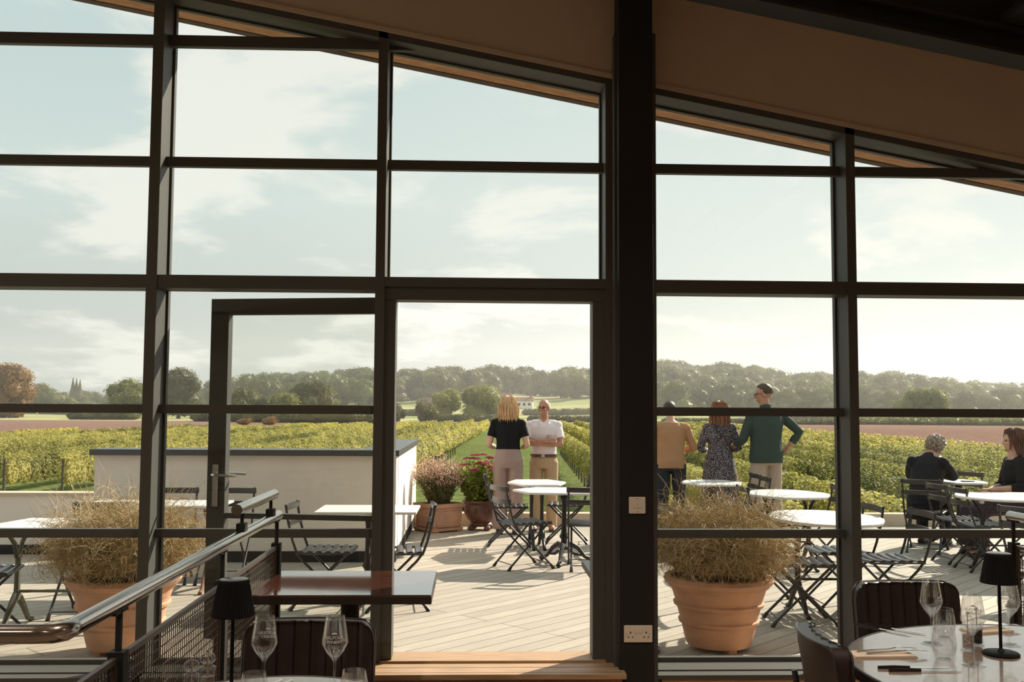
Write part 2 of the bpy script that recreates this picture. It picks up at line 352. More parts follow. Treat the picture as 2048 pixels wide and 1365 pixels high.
# door bay frame and the opened leaf
d = thing('door_1', (0, 0, 0), kind='structure')
fr = MB(); fr.box(-.484, -.425, YF+.02, YF+.15, .24, 2.205); fr.box(.632, .699, YF+.02, YF+.15, .24, 2.205); fr.box(-.484, .699, YF+.015, YF+.15, 2.155, 2.235); fr.box(-.484, .699, YF, YF+.12, 2.225, 2.276)
fr.obj('door_frame', FR, d)
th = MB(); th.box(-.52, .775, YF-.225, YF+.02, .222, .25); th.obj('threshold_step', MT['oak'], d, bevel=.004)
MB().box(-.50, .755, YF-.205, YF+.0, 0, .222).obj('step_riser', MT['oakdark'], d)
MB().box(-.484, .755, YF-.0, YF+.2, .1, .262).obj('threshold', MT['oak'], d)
g = MB()
for q in (YF-.09, YF-.19): g.box(-.515, .755, q, q+.003, .2495, .2508)
g.obj('step_groove', MT['steel'], d)
lf = MB(); LX0, LX1, LY = -1.475, -.455, YF+.235
a = Vector((LX1, YF+.24, 0)); bdir = (Vector((LX0, YF+.42, 0))-a).normalized(); LW = 1.055
def LP(u, z, o=0): 
    n_ = Vector((-bdir.y, bdir.x, 0)); return a+bdir*u+n_*o+Vector((0, 0, z))
def lbox(bm, u0, u1, z0, z1, o0=-.028, o1=.028):
    bm.add([LP(u0,z0,o0),LP(u1,z0,o0),LP(u1,z0,o1),LP(u0,z0,o1),LP(u0,z1,o0),LP(u1,z1,o0),LP(u1,z1,o1),LP(u0,z1,o1)],[(0,3,2,1),(4,5,6,7),(0,1,5,4),(1,2,6,5),(2,3,7,6),(3,0,4,7)])
ZL = .29
lbox(lf, 0, LW, 2.10, 2.19); lbox(lf, 0, LW, ZL, ZL+.13); lbox(lf, 0, .09, ZL, 2.12); lbox(lf, LW-.105, LW, ZL, 2.12)
leaf_o = lf.obj('door_leaf', FR, d); x = MB(); lbox(x, .08, LW-.1, ZL+.1, 2.11, -.004, .004); x.obj('door_pane', MT['pane'], leaf_o)
x = MB(); lbox(x, .08, LW-.1, .955, .985, -.02, .02); x.obj('mid_rail', FR, leaf_o)
hd = MB(); u = LW-.052
for s_ in (-1, 1):
    o0, o1 = (-.038, -.028) if s_ < 0 else (.028, .038)
    lbox(hd, u-.017, u+.017, 1.02, 1.255, o0, o1)
    hd.tube([LP(u, 1.20, s_*.03), LP(u, 1.20, s_*.075), LP(u-.02*1, 1.20, s_*.083), LP(u-.14, 1.195, s_*.083)] if s_ > 0 else
            [LP(u, 1.20, s_*.03), LP(u, 1.20, s_*.075), LP(u+.01, 1.20, s_*.083), LP(u-.13, 1.195, s_*.083)], .009, 8)
hd.tube([LP(u, 1.07, -.045), LP(u, 1.07, -.03)], .012, 10)
hd.obj('door_handle', MT['brass'], leaf_o, smooth=True)
# socket and switches on the column
sk = thing('double_socket', (.84, 5.15, 0), label='cream double power socket fixed low on the black column', cat='socket')
c = atY(1276, 1268, 5.15); sk.location = c
MB().box(-.073, .073, -.010, 0, -.043, .043).obj('face_plate', MT['socket'], sk, bevel=.004)
h = MB()
for s_ in (-1, 1):
    h.box(s_*.04-.003, s_*.04+.003, -.0112, -.009, .003, .012)
    for q in (-.011, .011): h.box(s_*.04+q-.0035, s_*.04+q+.0035, -.0112, -.009, -.018, -.013)
    h.tube([(s_*.058, -.0112, .0), (s_*.058, -.009, 0)], .002, 8); h.obj('pin_hole', MT['hole'], sk); h = MB()
h = MB()
for s_ in (-1, 1): h.box(s_*.012-.008, s_*.012+.008, -.014, -.009, .005, .028)
h.obj('rocker_switch', MT['socket'], sk, bevel=.0015)
sw = thing('light_switch', atY(1274, 1011, 5.15), label='cream square two-gang light switch on the black column', cat='switch')
MB().box(-.043, .043, -.010, 0, -.043, .043).obj('face_plate', MT['socket'], sw, bevel=.004)
for s_ in (-1, 1): MB().box(s_*.011-.0085, s_*.011+.0085, -.0145, -.009, -.013, .013).obj('rocker_switch', MT['socket'], sw, bevel=.0015)
for z in (-.033, .033): MB().tube([(0, -.0112, z), (0, -.009, z)], .0025, 8).obj('screw', MT['hole'], sw)

# ---------------------------------------------------------------- guard rails
def guard(name, label, X, Y0, Y1, turn, posts, upper=None):
    g = thing(name, (X, Y0, 0), label=label, cat='railing'); s_ = -1 if turn < 0 else 1
    o = MB(); rz = 1.035
    pts = [(turn, 0, rz), (s_*.06, 0, rz), (s_*.018, .005, rz), (.0, .03, rz), (0, .08, rz), (0, Y1-Y0, rz)]
    o.tube(pts, .0235, 16); o.obj('handrail', MT['railmetal'], g, smooth=True)
    if upper:
        o = MB(); o.tube([(0, upper[0]-Y0, 1.15), (0, upper[1]-Y0, 1.15)], .0235, 16); o.obj('upper_handrail', MT['railmetal'], g, smooth=True)
        for q in (upper[0]-Y0+.10, upper[1]-Y0-.08):
            o = MB(); o.box(-.018, .018, q-.03, q+.03, 1.045, 1.085); o.tube([(0, q, 1.08), (0, q, 1.13)], .008, 8)
            o.obj('rail_bracket', MT['steel'], g)
    for p in posts:
        q = p-Y0; o = MB(); o.box(-.022, .022, q-.022, q+.022, 0, .90); o.tube([(0, q, .9), (0, q, 1.02)], .010, 8); o.box(-.008, .008, q-.05, q+.05, 1.004, 1.016); o.obj('post', MT['steel'], g)
    def panel(a, b_, axis):
        def pt(u, z): return (0, u, z) if axis == 'y' else (u, 0, z)
        o = MB(); z0, z1 = .10, .88
        for p_, q_ in (((a, z0), (b_, z0)), ((a, z1), (b_, z1)), ((a, z0), (a, z1)), ((b_, z0), (b_, z1))): o.beam(pt(*p_), pt(*q_), .016, .016)
        o.obj('mesh_panel_frame', MT['mesh'], g)
        o = MB(); n = int(abs(b_-a)/.022)
        for i in range(1, n):
            u = a+(b_-a)*i/n; o.beam(pt(u, z0), pt(u, z1), .0032, .0032)
        m = int((z1-z0)/.03)
        for i in range(1, m): z = z0+(z1-z0)*i/m; o.beam(pt(a, z), pt(b_, z), .0032, .0032)
        o.obj('wire_mesh', MT['mesh'], g)
    ps = [Y0]+list(posts)
    for i in range(len(ps)-1):
        if ps[i+1]-ps[i] > .1: panel(ps[i]-Y0+.03, ps[i+1]-Y0-.03, 'y')
    panel(turn, s_*.03, 'x')
    MB().box(-.02, .02, -.02, .02, 0, .88).obj('post', MT['steel'], g)
    return g
guard('guard_rail', 'bronze guard rail with tubular handrail and wire mesh, left of the doorway', -.985, 2.46, 5.12, -1.6, (2.86, 4.0, 5.08), upper=(4.22, 5.0))
guard('guard_rail', 'bronze guard rail with wire mesh at the right edge behind the table lamp', 2.80, 3.6, 5.15, 1.6, (4.3, 5.12))
# ================================================================ TERRACE
def deckmat():
    m = bpy.data.materials.new('weathered deck boards'); m.use_nodes = True; t = m.node_tree; b = t.nodes['Principled BSDF']; K = t.links.new
    def nn(ty, **k):
        n = t.nodes.new(ty)
        for a, v in k.items(): setattr(n, a, v)
        return n
    c = nn('ShaderNodeTexCoord'); mp = nn('ShaderNodeMapping'); mp.inputs['Rotation'].default_value = (0, 0, math.radians(-45)); K(c.outputs['Object'], mp.inputs[0])
    br = nn('ShaderNodeTexBrick'); br.offset = .37; br.offset_frequency = 3; br.inputs['Scale'].default_value = 1; br.inputs['Brick Width'].default_value = 2.7; br.inputs['Row Height'].default_value = .142
    br.inputs['Mortar Size'].default_value = .0035; br.inputs['Mortar Smooth'].default_value = .1; br.inputs['Bias'].default_value = 0
    br.inputs['Color1'].default_value = (.47, .415, .34, 1); br.inputs['Color2'].default_value = (.39, .34, .28, 1); br.inputs['Mortar'].default_value = (.10, .08, .06, 1); K(mp.outputs[0], br.inputs[0])
    sc = nn('ShaderNodeMapping'); sc.inputs['Scale'].default_value = (1.2, 22, 1); K(mp.outputs[0], sc.inputs[0])
    n = nn('ShaderNodeTexNoise'); n.inputs['Scale'].default_value = 3; n.inputs['Detail'].default_value = 6; K(sc.outputs[0], n.inputs[0])
    r = nn('ShaderNodeMapRange'); r.inputs[1].default_value = .3; r.inputs[2].default_value = .75; r.inputs[3].default_value = .82; r.inputs[4].default_value = 1.12; K(n.outputs[0], r.inputs[0])
    mu = nn('ShaderNodeVectorMath', operation='SCALE'); K(br.outputs['Color'], mu.inputs[0]); K(r.outputs[0], mu.inputs['Scale']); K(mu.outputs[0], b.inputs['Base Color'])
    wv = nn('ShaderNodeTexWave', bands_direction='Y'); wv.inputs['Scale'].default_value = 22; wv.inputs['Distortion'].default_value = 0; K(mp.outputs[0], wv.inputs[0])
    bp = nn('ShaderNodeBump'); bp.inputs['Strength'].default_value = .35; bp.inputs['Distance'].default_value = .004; K(wv.outputs['Fac'], bp.inputs['Height']); 
    b2 = nn('ShaderNodeBump', invert=True); b2.inputs['Strength'].default_value = .8; b2.inputs['Distance'].default_value = .004; K(br.outputs['Fac'], b2.inputs['Height']); K(bp.outputs[0], b2.inputs['Normal']); K(b2.outputs[0], b.inputs['Normal'])
    b.inputs['Roughness'].default_value = .72; b.inputs['Specular IOR Level'].default_value = .3
    return m
DK = deckmat()
YK = 13.55
struct(MB().box(-12, 16, YF+.2, YK, -.12, 0).obj('floor_terrace', DK))
struct(MB().box(-12, 16, 5.2, YK+.3, -3.2, -.12).obj('wall_terrace', MT['render']))
struct(MB().box(-.80, 16, YK, YK+.22, -.12, .16).obj('trim_3', MT['kerb']))
# rendered block with dark coping, then lower wall
w = thing('wall_block', (0, 0, 0), kind='structure')
MB().box(-3.86, -.80, 10.35, 10.65, 0, 1.08).box(-1.15, -.80, 10.6, 13.9, 0, 1.08).obj('rendered_face', MT['render'], w)
b = MB(); b.box(-3.90, -.77, 10.30, 10.70, 1.08, 1.14); b.box(-1.18, -.77, 10.70, 13.95, 1.08, 1.14); b.obj('coping', MT['coping'], w)
MB().box(-3.865, -.795, 10.335, 10.6, 0, .11).box(-.81, -.795, 10.6, 13.54, 0, .11).obj('skirting', MT['steel'], w)
w = thing('wall_parapet', (0, 0, 0), kind='structure')
MB().box(-12, -3.87, 10.9, 11.1, 0, .62).obj('rendered_face', MT['render'], w); MB().box(-12, -3.87, 10.88, 11.12, .62, .65).obj('coping', MT['kerb'], w); MB().box(-12, -3.87, 10.885, 10.9, 0, .10).obj('skirting', MT['steel'], w)
# glass balustrade panes standing on the kerb
px0 = -.76
for i in range(7):
    x1 = px0+1.95
    o = MB().box(px0+.01, x1-.01, YK+.10, YK+.115, .10, 1.08).obj('glass_balustrade_panel', MT['railglass'])
    setp(o, 'clear frameless glass balustrade pane standing on the kerb at the edge of the terrace', 'balustrade', 'glass balustrade panes along the terrace edge'); px0 = x1

# ================================================================ LAND
ZG = -2.1
TOP = [(-400,790),(0,788),(170,788),(285,783),(430,770),(480,760),(560,752),(640,749),(740,744),(800,745),(900,743),(1000,741),(1100,747),(1180,738),(1250,728),(1320,724),(1400,727),(1450,732),(1500,738),(1560,742),(1585,760),(1610,748),(1680,747),(1720,743),(1800,746),(1850,752),(1900,758),(1960,764),(2048,775),(2300,790)]
def toppy(px):
    for (a, b_), (c_, d_) in zip(TOP, TOP[1:]):
        if a <= px <= c_: return b_+(d_-b_)*(px-a)/(c_-a)
    return 790
YR = 520.
def ridge(X, Y):
    px = 949+1991*X/Y
    return max(-1., EZ+(816+.0045*(px-949)-toppy(px))*YR/1991-11.5)
def ground(X, Y):
    t = min(1, max(0, (Y-300)/(YR-300))); t = t*t*(3-2*t)
    px = 949+1991*X/max(Y, 1)
    h = ZG+(ridge(X, Y)-ZG)*t + (1.2*math.sin(X*.021+1)+.8*math.sin(X*.05+Y*.03))*t*(1-t)*2
    if Y > YR: h -= (Y-YR)*.02
    return h
b = MB(); nx, ys = 90, [12,16,20,30,45,70,100,140,180,220,260,290,305,320,335,350,365,380,400,420,440,460,480,500,520,560,640,760]
for Y in ys:
    for i in range(nx+1):
        u = -.85+1.75*i/nx; X = u*max(Y, 40)*1.0; b.v.append((X, Y, ground(X, Y)))
b.f = [(j*(nx+1)+i, j*(nx+1)+i+1, (j+1)*(nx+1)+i+1, (j+1)*(nx+1)+i) for j in range(len(ys)-1) for i in range(nx)]
def landmat():
    m = bpy.data.materials.new('meadow and field land'); m.use_nodes = True; t = m.node_tree; b = t.nodes['Principled BSDF']; K = t.links.new
    g = t.nodes.new('ShaderNodeNewGeometry'); s_ = t.nodes.new('ShaderNodeSeparateXYZ'); K(g.outputs['Position'], s_.inputs[0])
    n = t.nodes.new('ShaderNodeTexNoise'); n.inputs['Scale'].default_value = .06; n.inputs['Detail'].default_value = 8; n.inputs['Roughness'].default_value = .6; K(g.outputs['Position'], n.inputs[0])
    n2 = t.nodes.new('ShaderNodeTexNoise'); n2.inputs['Scale'].default_value = 2.2; n2.inputs['Detail'].default_value = 8; n2.inputs['Roughness'].default_value = .7; K(g.outputs['Position'], n2.inputs[0])
    def ma(op, a, b_, c_=None):
        q = t.nodes.new('ShaderNodeMath'); q.operation = op
        for i, v in enumerate((a, b_, c_)):
            if v is None: continue
            if isinstance(v, (int, float)): q.inputs[i].default_value = v
            else: K(v, q.inputs[i])
        return q.outputs[0]
    yy = ma('MULTIPLY_ADD', n.outputs[0], 14, s_.outputs[1])
    r = t.nodes.new('ShaderNodeValToRGB'); r.color_ramp.interpolation = 'CONSTANT'; K(ma('DIVIDE', yy, 600), r.inputs[0])
    e = r.color_ramp.elements; e[0].position = 0; e[0].color = (.16, .19, .07, 1); e[1].position = 205/600; e[1].color = (.24, .155, .125, 1)
    for p, c_ in ((262, (.42, .40, .20)), (322, (.22, .26, .10)), (334, (.40, .38, .19)), (392, (.30, .32, .14)), (440, (.40, .36, .19))):
        q = e.new(p/600); q.color = (*c_, 1)
    # the brown seeding field also flanks the vineyard on both sides
    ax = ma('ABSOLUTE', ma('ADD', s_.outputs[0], 0), 0); side = ma('MAXIMUM', ma('GREATER_THAN', ma('MULTIPLY_ADD', s_.outputs[1], -.0497, s_.outputs[0]), 27.5), ma('LESS_THAN', ma('MULTIPLY_ADD', s_.outputs[1], -.33, s_.outputs[0]), -61)); side = ma('MULTIPLY', side, ma('LESS_THAN', yy, 262))
    mx = t.nodes.new('ShaderNodeMixRGB'); K(side, mx.inputs[0]); K(r.outputs[0], mx.inputs[1]); mx.inputs[2].default_value = (.25, .16, .13, 1)
    f = t.nodes.new('ShaderNodeMapRange'); f.inputs[1].default_value = .3; f.inputs[2].default_value = .7; f.inputs[3].default_value = .55; f.inputs[4].default_value = 1.4; K(n2.outputs[0], f.inputs[0])
    sc = t.nodes.new('ShaderNodeVectorMath'); sc.operation = 'SCALE'; K(mx.outputs[0], sc.inputs[0]); K(f.outputs[0], sc.inputs['Scale']); K(sc.outputs[0], b.inputs['Base Color'])
    b.inputs['Roughness'].default_value = 1; b.inputs['Specular IOR Level'].default_value = 0
    bp = t.nodes.new('ShaderNodeBump'); bp.inputs['Strength'].default_value = .6; bp.inputs['Distance'].default_value = .3; K(n2.outputs[0], bp.inputs['Height']); K(bp.outputs[0], b.inputs['Normal'])
    return m
struct(b.obj('ground', landmat(), smooth=True, ang=180))

# ---------------------------------------------------------------- trees
LF = {'oak': leafmat('oak leaves', (.055, .065, .020), (.21, .19, .06), .35, .25),
      'oaklight': leafmat('light green leaves', (.10, .13, .035), (.30, .30, .09), .4, .3),
      'oakbrown': leafmat('browning leaves', (.12, .07, .03), (.33, .19, .08), .35, .3),
      'wood': leafmat('woodland leaves', (.05, .062, .022), (.19, .20, .07), .3, .05),
      'vine': leafmat('vine leaves', (.11, .12, .035), (.50, .45, .17), .45, .6, 1.15),
      'sedum': leafmat('sedum leaves', (.09, .16, .03), (.34, .38, .10), .45, 9),
      'pinkflower': leafmat('pale pink blossom', (.55, .30, .28), (.80, .58, .54), .3, 9),
      'redflower': leafmat('crimson flower head', (.32, .04, .07), (.55, .12, .16), .2, 9),
      'stalk': leafmat('thin green stalks', (.10, .12, .04), (.32, .26, .12), .3, 9),
      'straw': leafmat('curling sedge', (.13, .12, .045), (.66, .50, .28), .15, 14, .9)}
BARK = mat('tree bark', (.09, .065, .045), .95)
def crown(w, h, n, ls, seed, flat=.0, lumps=14, base=.0):
    """leaf clusters over an assembly of lumps; origin at trunk foot, crown from base to h"""
    rr = random.Random(seed); b = MB(); cs = []
    for i in range(lumps):
        a = rr.uniform(0, 2*PI); t = rr.uniform(.08, .92); rad = math.sin(PI*min(.97, t**.8))**.6*.62*rr.uniform(.35, 1)
        z = base*h + (h-base*h)*t; lr = rr.uniform(.20, .34)*w
        cs.append((Vector((math.cos(a)*rad*w*.72, math.sin(a)*rad*w*.72, min(z, h-lr*.75))), lr))
    cs.append((Vector((0, 0, h*.55)), w*.38)); cs.append((Vector((0, 0, h-.3*w)), w*.28))
    for c_, lr in cs: b.blob(c_, (lr*.78, lr*.78, lr*.70), 8, 5, .12)
    for i in range(n):
        c_, lr = cs[rr.randrange(len(cs))]
        d = Vector((rr.gauss(0,1), rr.gauss(0,1), rr.gauss(.25,1))).normalized()
        p = c_+Vector((d.x, d.y, d.z*.85))*lr*rr.uniform(.72, 1.10)
        if p.z < .02*h: continue
        nn = (d+Vector((rr.uniform(-1,1), rr.uniform(-1,1), rr.uniform(-1,1)))*.8)
        b.leaf(p, nn, ls*rr.uniform(.6, 1.4), ls*rr.uniform(.5, 1.0), rr.uniform(0, 6))
    return b
def trunk(h, r, seed, nb=5, w=4):
    rr = random.Random(seed); b = MB(); b.tube([(0,0,-.4),(0,0,h*.15),(.1*r,0,h*.4),(0,.1*r,h*.7)], [r*1.25, r, r*.75, r*.3], 8)
    for i in range(nb):
        a = rr.uniform(0, 2*PI); z = h*rr.uniform(.18, .5); L_ = w*rr.uniform(.3, .45)
        b.tube([(0,0,z), (math.cos(a)*L_*.5, math.sin(a)*L_*.5, z+h*.12), (math.cos(a)*L_, math.sin(a)*L_, z+h*.28)], [r*.5, r*.3, r*.12], 6)
    return b
def make_tree(name, w, h, n, ls, seed, leafm, base=.1, lumps=14, tr=.3):
    t = thing(name, (0, 0, 0)); crown(w, h, n, ls, seed, base=base, lumps=lumps).obj('crown', leafm, t)
    trunk(h, tr, seed, 5, w).obj('trunk', BARK, t); return t
def stand(t, px, Y, label, cat='tree', group=None, rz=0, sc=None):
    X = atY(px, 800, Y).x; t.location = (X, Y, ground(X, Y)); t.rotation_euler = (0, 0, rz)
    if sc: t.scale = sc if isinstance(sc, tuple) else (sc,)*3
    return setp(t, label, cat, group)
stand(make_tree('oak_tree', 14.5, 15.4, 9000, .55, 3, LF['oakbrown'], .09, 20, .7), 22, 298, 'large rounded oak with browning leaves, cut off by the left edge of the view', sc=1)
stand(make_tree('oak_tree', 13, 14.6, 8000, .5, 5, LF['oak'], .10, 18, .5), 358, 298, 'round dark oak on a visible trunk between the mullion and the open door')
stand(make_tree('field_tree', 11.5, 11.6, 5000, .5, 8, LF['oaklight'], .0, 16, .4), 255, 298, 'light green loose tree just left of the first mullion')
stand(make_tree('field_tree', 10.5, 8.6, 5000, .5, 9, LF['oak'], 0, 15, .4), 497, 270, 'low dark tree, leftmost of the trio seen through the open door leaf')
stand(make_tree('field_tree', 9.5, 7.0, 4500, .45, 10, LF['oaklight'], 0, 14, .4), 573, 262, 'small pale green tree, middle of the trio seen through the open door leaf')
stand(make_tree('field_tree', 12.5, 10.4, 7000, .5, 11, LF['oak'], 0, 18, .4), 623, 275, 'broad dark green tree, rightmost of the trio seen through the open door leaf')
stand(make_tree('willow_tree', 9.0, 8.9, 4200, .42, 12, LF['oaklight'], .22, 15, .3), 894, 285, 'feathery pale willow with visible trunk beside the white farmhouse')
stand(make_tree('willow_tree', 12, 9.6, 7000, .45, 13, LF['oaklight'], .0, 20, .4), 961, 280, 'broad pale green willow behind the hedge, left of the blonde woman')
stand(make_tree('field_tree', 5.8, 5.0, 2500, .4, 14, LF['oak'], 0, 12, .3), 849, 262, 'small dark round tree standing at the left end of the long hedge')
stand(make_tree('field_tree', 13.5, 9.2, 7000, .5, 15, LF['oaklight'], 0, 20, .4), 1850, 262, 'wide low pale tree in front of the wood, above the seated man')
stand(make_tree('field_tree', 5, 4.6, 2500, .4, 16, LF['oak'], 0, 12, .3), 793, 262, 'dark bush half hidden by the left jamb of the doorway')
# conifers on the left skyline
for i, px in enumerate((145, 152, 159)):
    b = MB(); 
    for k in range(6): b.tube([(0,0,1+k*1.4),(0,0,3.6+k*1.4)], [1.9-.27*k, .1], 7)
    for k in range(260): a_ = R.uniform(0, 6.28); z = R.uniform(1, 10); r_ = (10.4-z)*.2; b.leaf(Vector((math.cos(a_)*r_, math.sin(a_)*r_, z)), Vector((math.cos(a_), math.sin(a_), .3)), .6, .4)
    o = b.obj('conifer_tree', LF['wood']); X = atY(px, 800, 500).x; o.location = (X, 500, ground(X, 500)+6-i*.4)
    setp(o, ['leftmost', 'middle', 'rightmost'][i]+' of three small conifers on the skyline at far left', 'tree', 'three conifers on the skyline')
# hedges and bushes
def hedge(name, pts, w, h, dens, ls, m, label, cat='hedge'):
    b = MB(); 
    for (x0, Y0), (x1, Y1) in zip(pts, pts[1:]):
        L_ = math.hypot(x1-x0, Y1-Y0); n = int(L_/(w*.55))+1
        for i in range(n):
            t = i/n; x, y = x0+(x1-x0)*t, Y0+(Y1-Y0)*t; hh = h*R.uniform(.85, 1.1); b.blob((x, y, ground(x, y)+hh*.45), (w*.55, w*.5, hh*.5), 8, 5, .12)
        for i in range(int(L_*dens)):
            t = R.random(); x, y = x0+(x1-x0)*t, Y0+(Y1-Y0)*t; a_ = R.uniform(0, PI*1.1)-.2
            q = Vector((x+R.uniform(-.3, .3), y+(-math.cos(a_))*w*.55, ground(x, y)+h*.45+math.sin(a_)*h*.57))
            b.leaf(q, Vector((R.uniform(-1,1), -math.cos(a_)+R.uniform(-.5,.5), math.sin(a_)+R.uniform(-.5,.5))), ls*R.uniform(.6, 1.4), ls*R.uniform(.6, 1.2))
    return setp(b.obj(name, m), label, cat)
def xw(px, Y): return atY(px, 815, Y).x
hedge('field_hedge', [(xw(845,262),262), (xw(925,262),262), (xw(1010,268),268)], 2.4, 1.9, 45, .4, LF['oak'], 'long clipped dark hedge across the field left of the blonde woman')
hedge('field_hedge', [(xw(1062,264),264), (xw(1240,262),262)], 2.2, 1.7, 45, .4, LF['oak'], 'dark field hedge behind the man in the white shirt')
hedge('field_hedge', [(xw(400,250),250), (xw(560,235),235), (xw(700,230),230), (xw(765,235),235)], 4.5, 2.6, 60, .45, LF['oak'], 'dark bushy hedgerow seen through the open glass door')
hedge('bramble_bush', [(xw(488,205),205), (xw(502,205),205)], 2.8, 1.2, 160, .3, LF['oakbrown'], 'rusty bramble patch, left of two, in front of the dark hedgerow', 'bush')
hedge('bramble_bush', [(xw(538,205),205), (xw(553,205),205)], 2.8, 1.6, 160, .3, LF['oakbrown'], 'rusty bramble patch, right of two, in front of the dark hedgerow', 'bush')
hedge('field_hedge', [(xw(150,270),270), (xw(280,270),270)], 4.2, 2.6, 60, .45, LF['oak'], 'low dark thicket under the light green tree at far left')
hedge('field_hedge', [(xw(1330,255),255), (xw(1480,250),250), (xw(1690,240),240)], 2.0, 1.3, 40, .4, LF['oak'], 'thin ragged hedge behind the three people on the right')
hedge('field_hedge', [(xw(1700,250),250), (xw(1880,245),245), (xw(2100,240),240)], 3.2, 1.9, 45, .4, LF['oaklight'], 'pale green hedge beyond the brown field at right')
hedge('field_hedge', [(xw(1560,305),305), (xw(1900,300),300), (xw(2100,290),290)], 3.0, 2.2, 40, .45, LF['oak'], 'darker second hedge line below the wood at right')
hedge('field_hedge', [(xw(1050,345),345), (xw(1250,345),345)], 2.2, 2.2, 40, .45, LF['oak'], 'hedge on the slope below the white house, right of the blonde woman')
hedge('field_hedge', [(xw(800,335),335), (xw(880,335),335)], 2.2, 2.2, 40, .45, LF['oak'], 'hedge in front of the white farmhouse')
hedge('field_hedge', [(xw(838,400),400), (xw(868,400),400)], 2.5, 2.6, 40, .5, LF['oak'], 'short hedge high on the pale meadow above the farmhouse')
# houses far behind
def house(px, Y, w, d, h, rh, label, wallm, roofm, rz=.2):
    t = thing('farmhouse', (xw(px, Y), Y, ground(xw(px, Y), Y)), rz, label, 'house')
    MB().box(-w/2, w/2, -d/2, d/2, -1, h).obj('wall', wallm, t)
    b = MB(); b.add([(-w/2-.3,-d/2-.3,h),(w/2+.3,-d/2-.3,h),(w/2+.3,d/2+.3,h),(-w/2-.3,d/2+.3,h),(-w/2-.3,0,h+rh),(w/2+.3,0,h+rh)], [(0,1,5,4),(2,3,4,5),(0,4,3),(1,2,5),(0,3,2,1)]); b.obj('roof', roofm, t)
    for k in (-.3, 0, .3): MB().box(k*w-.5, k*w+.5, -d/2-.05, -d/2+.05, h*.35, h*.75).obj('window', MT['steel'], t)
    MB().box(w*.3, w*.3+.8, -.4, .4, h+rh*.5, h+rh+1).obj('chimney', mat('brick', (.3, .14, .09), .9), t)
wm = mat('white painted wall', (.80, .80, .78), .9); rm = mat('clay tile roof', (.22, .12, .09), .9)
house(876, 345, 7, 5, 2.8, 3.0, 'white farmhouse with clay roof beside the feathery willow', wm, rm)
house(1049, 380, 6.5, 5, 2.5, 1.6, 'small white house on the slope above the blonde woman', wm, rm, -.1)
house(1012, 395, 4, 5, 2.2, 2.4, 'dark roofed cottage just behind the blonde woman', mat('brown wall', (.24, .17, .14), .9), rm, .1)
# woodland: individual crowns on the slope
protos = [make_tree('woodland_tree', 12.5, 12.5, 2600, .75, 40+k, LF['wood'], .05, 15, .35) for k in range(4)]
rr = random.Random(5); spots = []
for Yw, step, lo in ((512, 24, 0), (470, 27, 0), (432, 30, 0), (400, 34, 0)):
    px = -60
    while px < 2120:
        px += step*rr.uniform(.8, 1.25); Y = Yw+rr.uniform(-12, 12)
        if 1572 < px < 1597 and Yw > 450: continue
        if px < 425 and Yw < 500: continue
        if 780 < px < 1230 and Yw < 425: continue
        if 425 <= px < 740 and Yw < 425 and rr.random() < .2: continue
        if 990 < px < 1120 and Yw < 450: continue
        spots.append((px, Y))
for px in range(1318, 2120, 36): spots.append((px+rr.uniform(-8, 8), 355+rr.uniform(-14, 14)))
for i, (px, Y) in enumerate(spots[:285]):
    t = protos[i % 4] if i < 4 else copy_tree(protos[i % 4])
    s_ = rr.uniform(.78, 1.08); 
    if Y > 495: s_ *= .98
    if px < 425: s_ *= .8
    if Y < 380: s_ *= .85
    stand(t, px, Y, 'hazy green tree of the wood covering the far hillside', 'tree', 'trees of the far hillside wood', rr.uniform(0, 6.28), (s_*rr.uniform(.95, 1.2), s_*rr.uniform(.95, 1.2), s_))
for i, px in enumerate((80, 98, 116, 128)):
    stand(copy_tree(protos[i % 4]), px, 420, 'dark hazy tree of the clump right of the large left oak', 'tree', 'clump right of the large oak', i, (1.0, 1.0, .98-.17*i))

# ---------------------------------------------------------------- vineyard
def row_mesh(seed, Y0, Y1, per, ls, h0=.55, h1=1.85):
    rr = random.Random(seed); b = MB(); n = int((Y1-Y0)*per)
    for k in range(int((Y1-Y0)/.9)):
        y = Y0+.6+k*.9+rr.uniform(-.1, .1); b.blob((rr.uniform(-.04, .04), y, (h0+h1)/2+rr.uniform(-.05, .05)), (.10, .50, (h1-h0)*.33), 6, 4, .12)
    for i in range(n):
        y = rr.uniform(Y0, Y1); a_ = rr.uniform(-.6, PI+.6); bu = .75+.5*noise.noise(Vector((seed*3.1, y*.9, a_*.6)))
        ca, sa = math.cos(a_), math.sin(a_); z = (h0+h1)/2+sa*(h1-h0)*.5*(.9+.2*bu)+rr.uniform(-.12, .10); x = ca*.30*bu+rr.uniform(-.08, .08)
        b.leaf(Vector((x, y, z)), Vector((ca+rr.uniform(-.8, .8), rr.uniform(-.8, .8), sa+rr.uniform(-.5, .9))), ls*rr.uniform(.6, 1.3), ls*rr.uniform(.5, 1.1), rr.uniform(0, 6))
    return b.mesh('vine_foliage', LF['vine'])
near = [row_mesh(s_, 0, 16, 360, .105) for s_ in (1, 2, 3)]
mid = [row_mesh(s_+5, 0, 30, 130, .16) for s_ in (1, 2)]
far = [row_mesh(s_+9, 0, 40, 50, .26) for s_ in (1, 2)]
postb = MB(); postb.tube([(0, 0, -.1), (0, 0, 1.75)], .045, 6); postm = postb.mesh('vine_post', mat('grey wooden post', (.13, .10, .08), .9))
stemb = MB(); stemb.tube([(0, 0, -.1), (.02, 0, .4), (0, .03, .75)], [.03, .022, .02], 5); stemm = stemb.mesh('vine_stem', BARK)
def leafpart(name, me, par, y, sy_=1): 
    o = bpy.data.objects.new(name, me); C.objects.link(o); o.parent = par; o.location = (0, y, 0); o.scale = (1, sy_, 1); return o
rows = []
x = 2.87
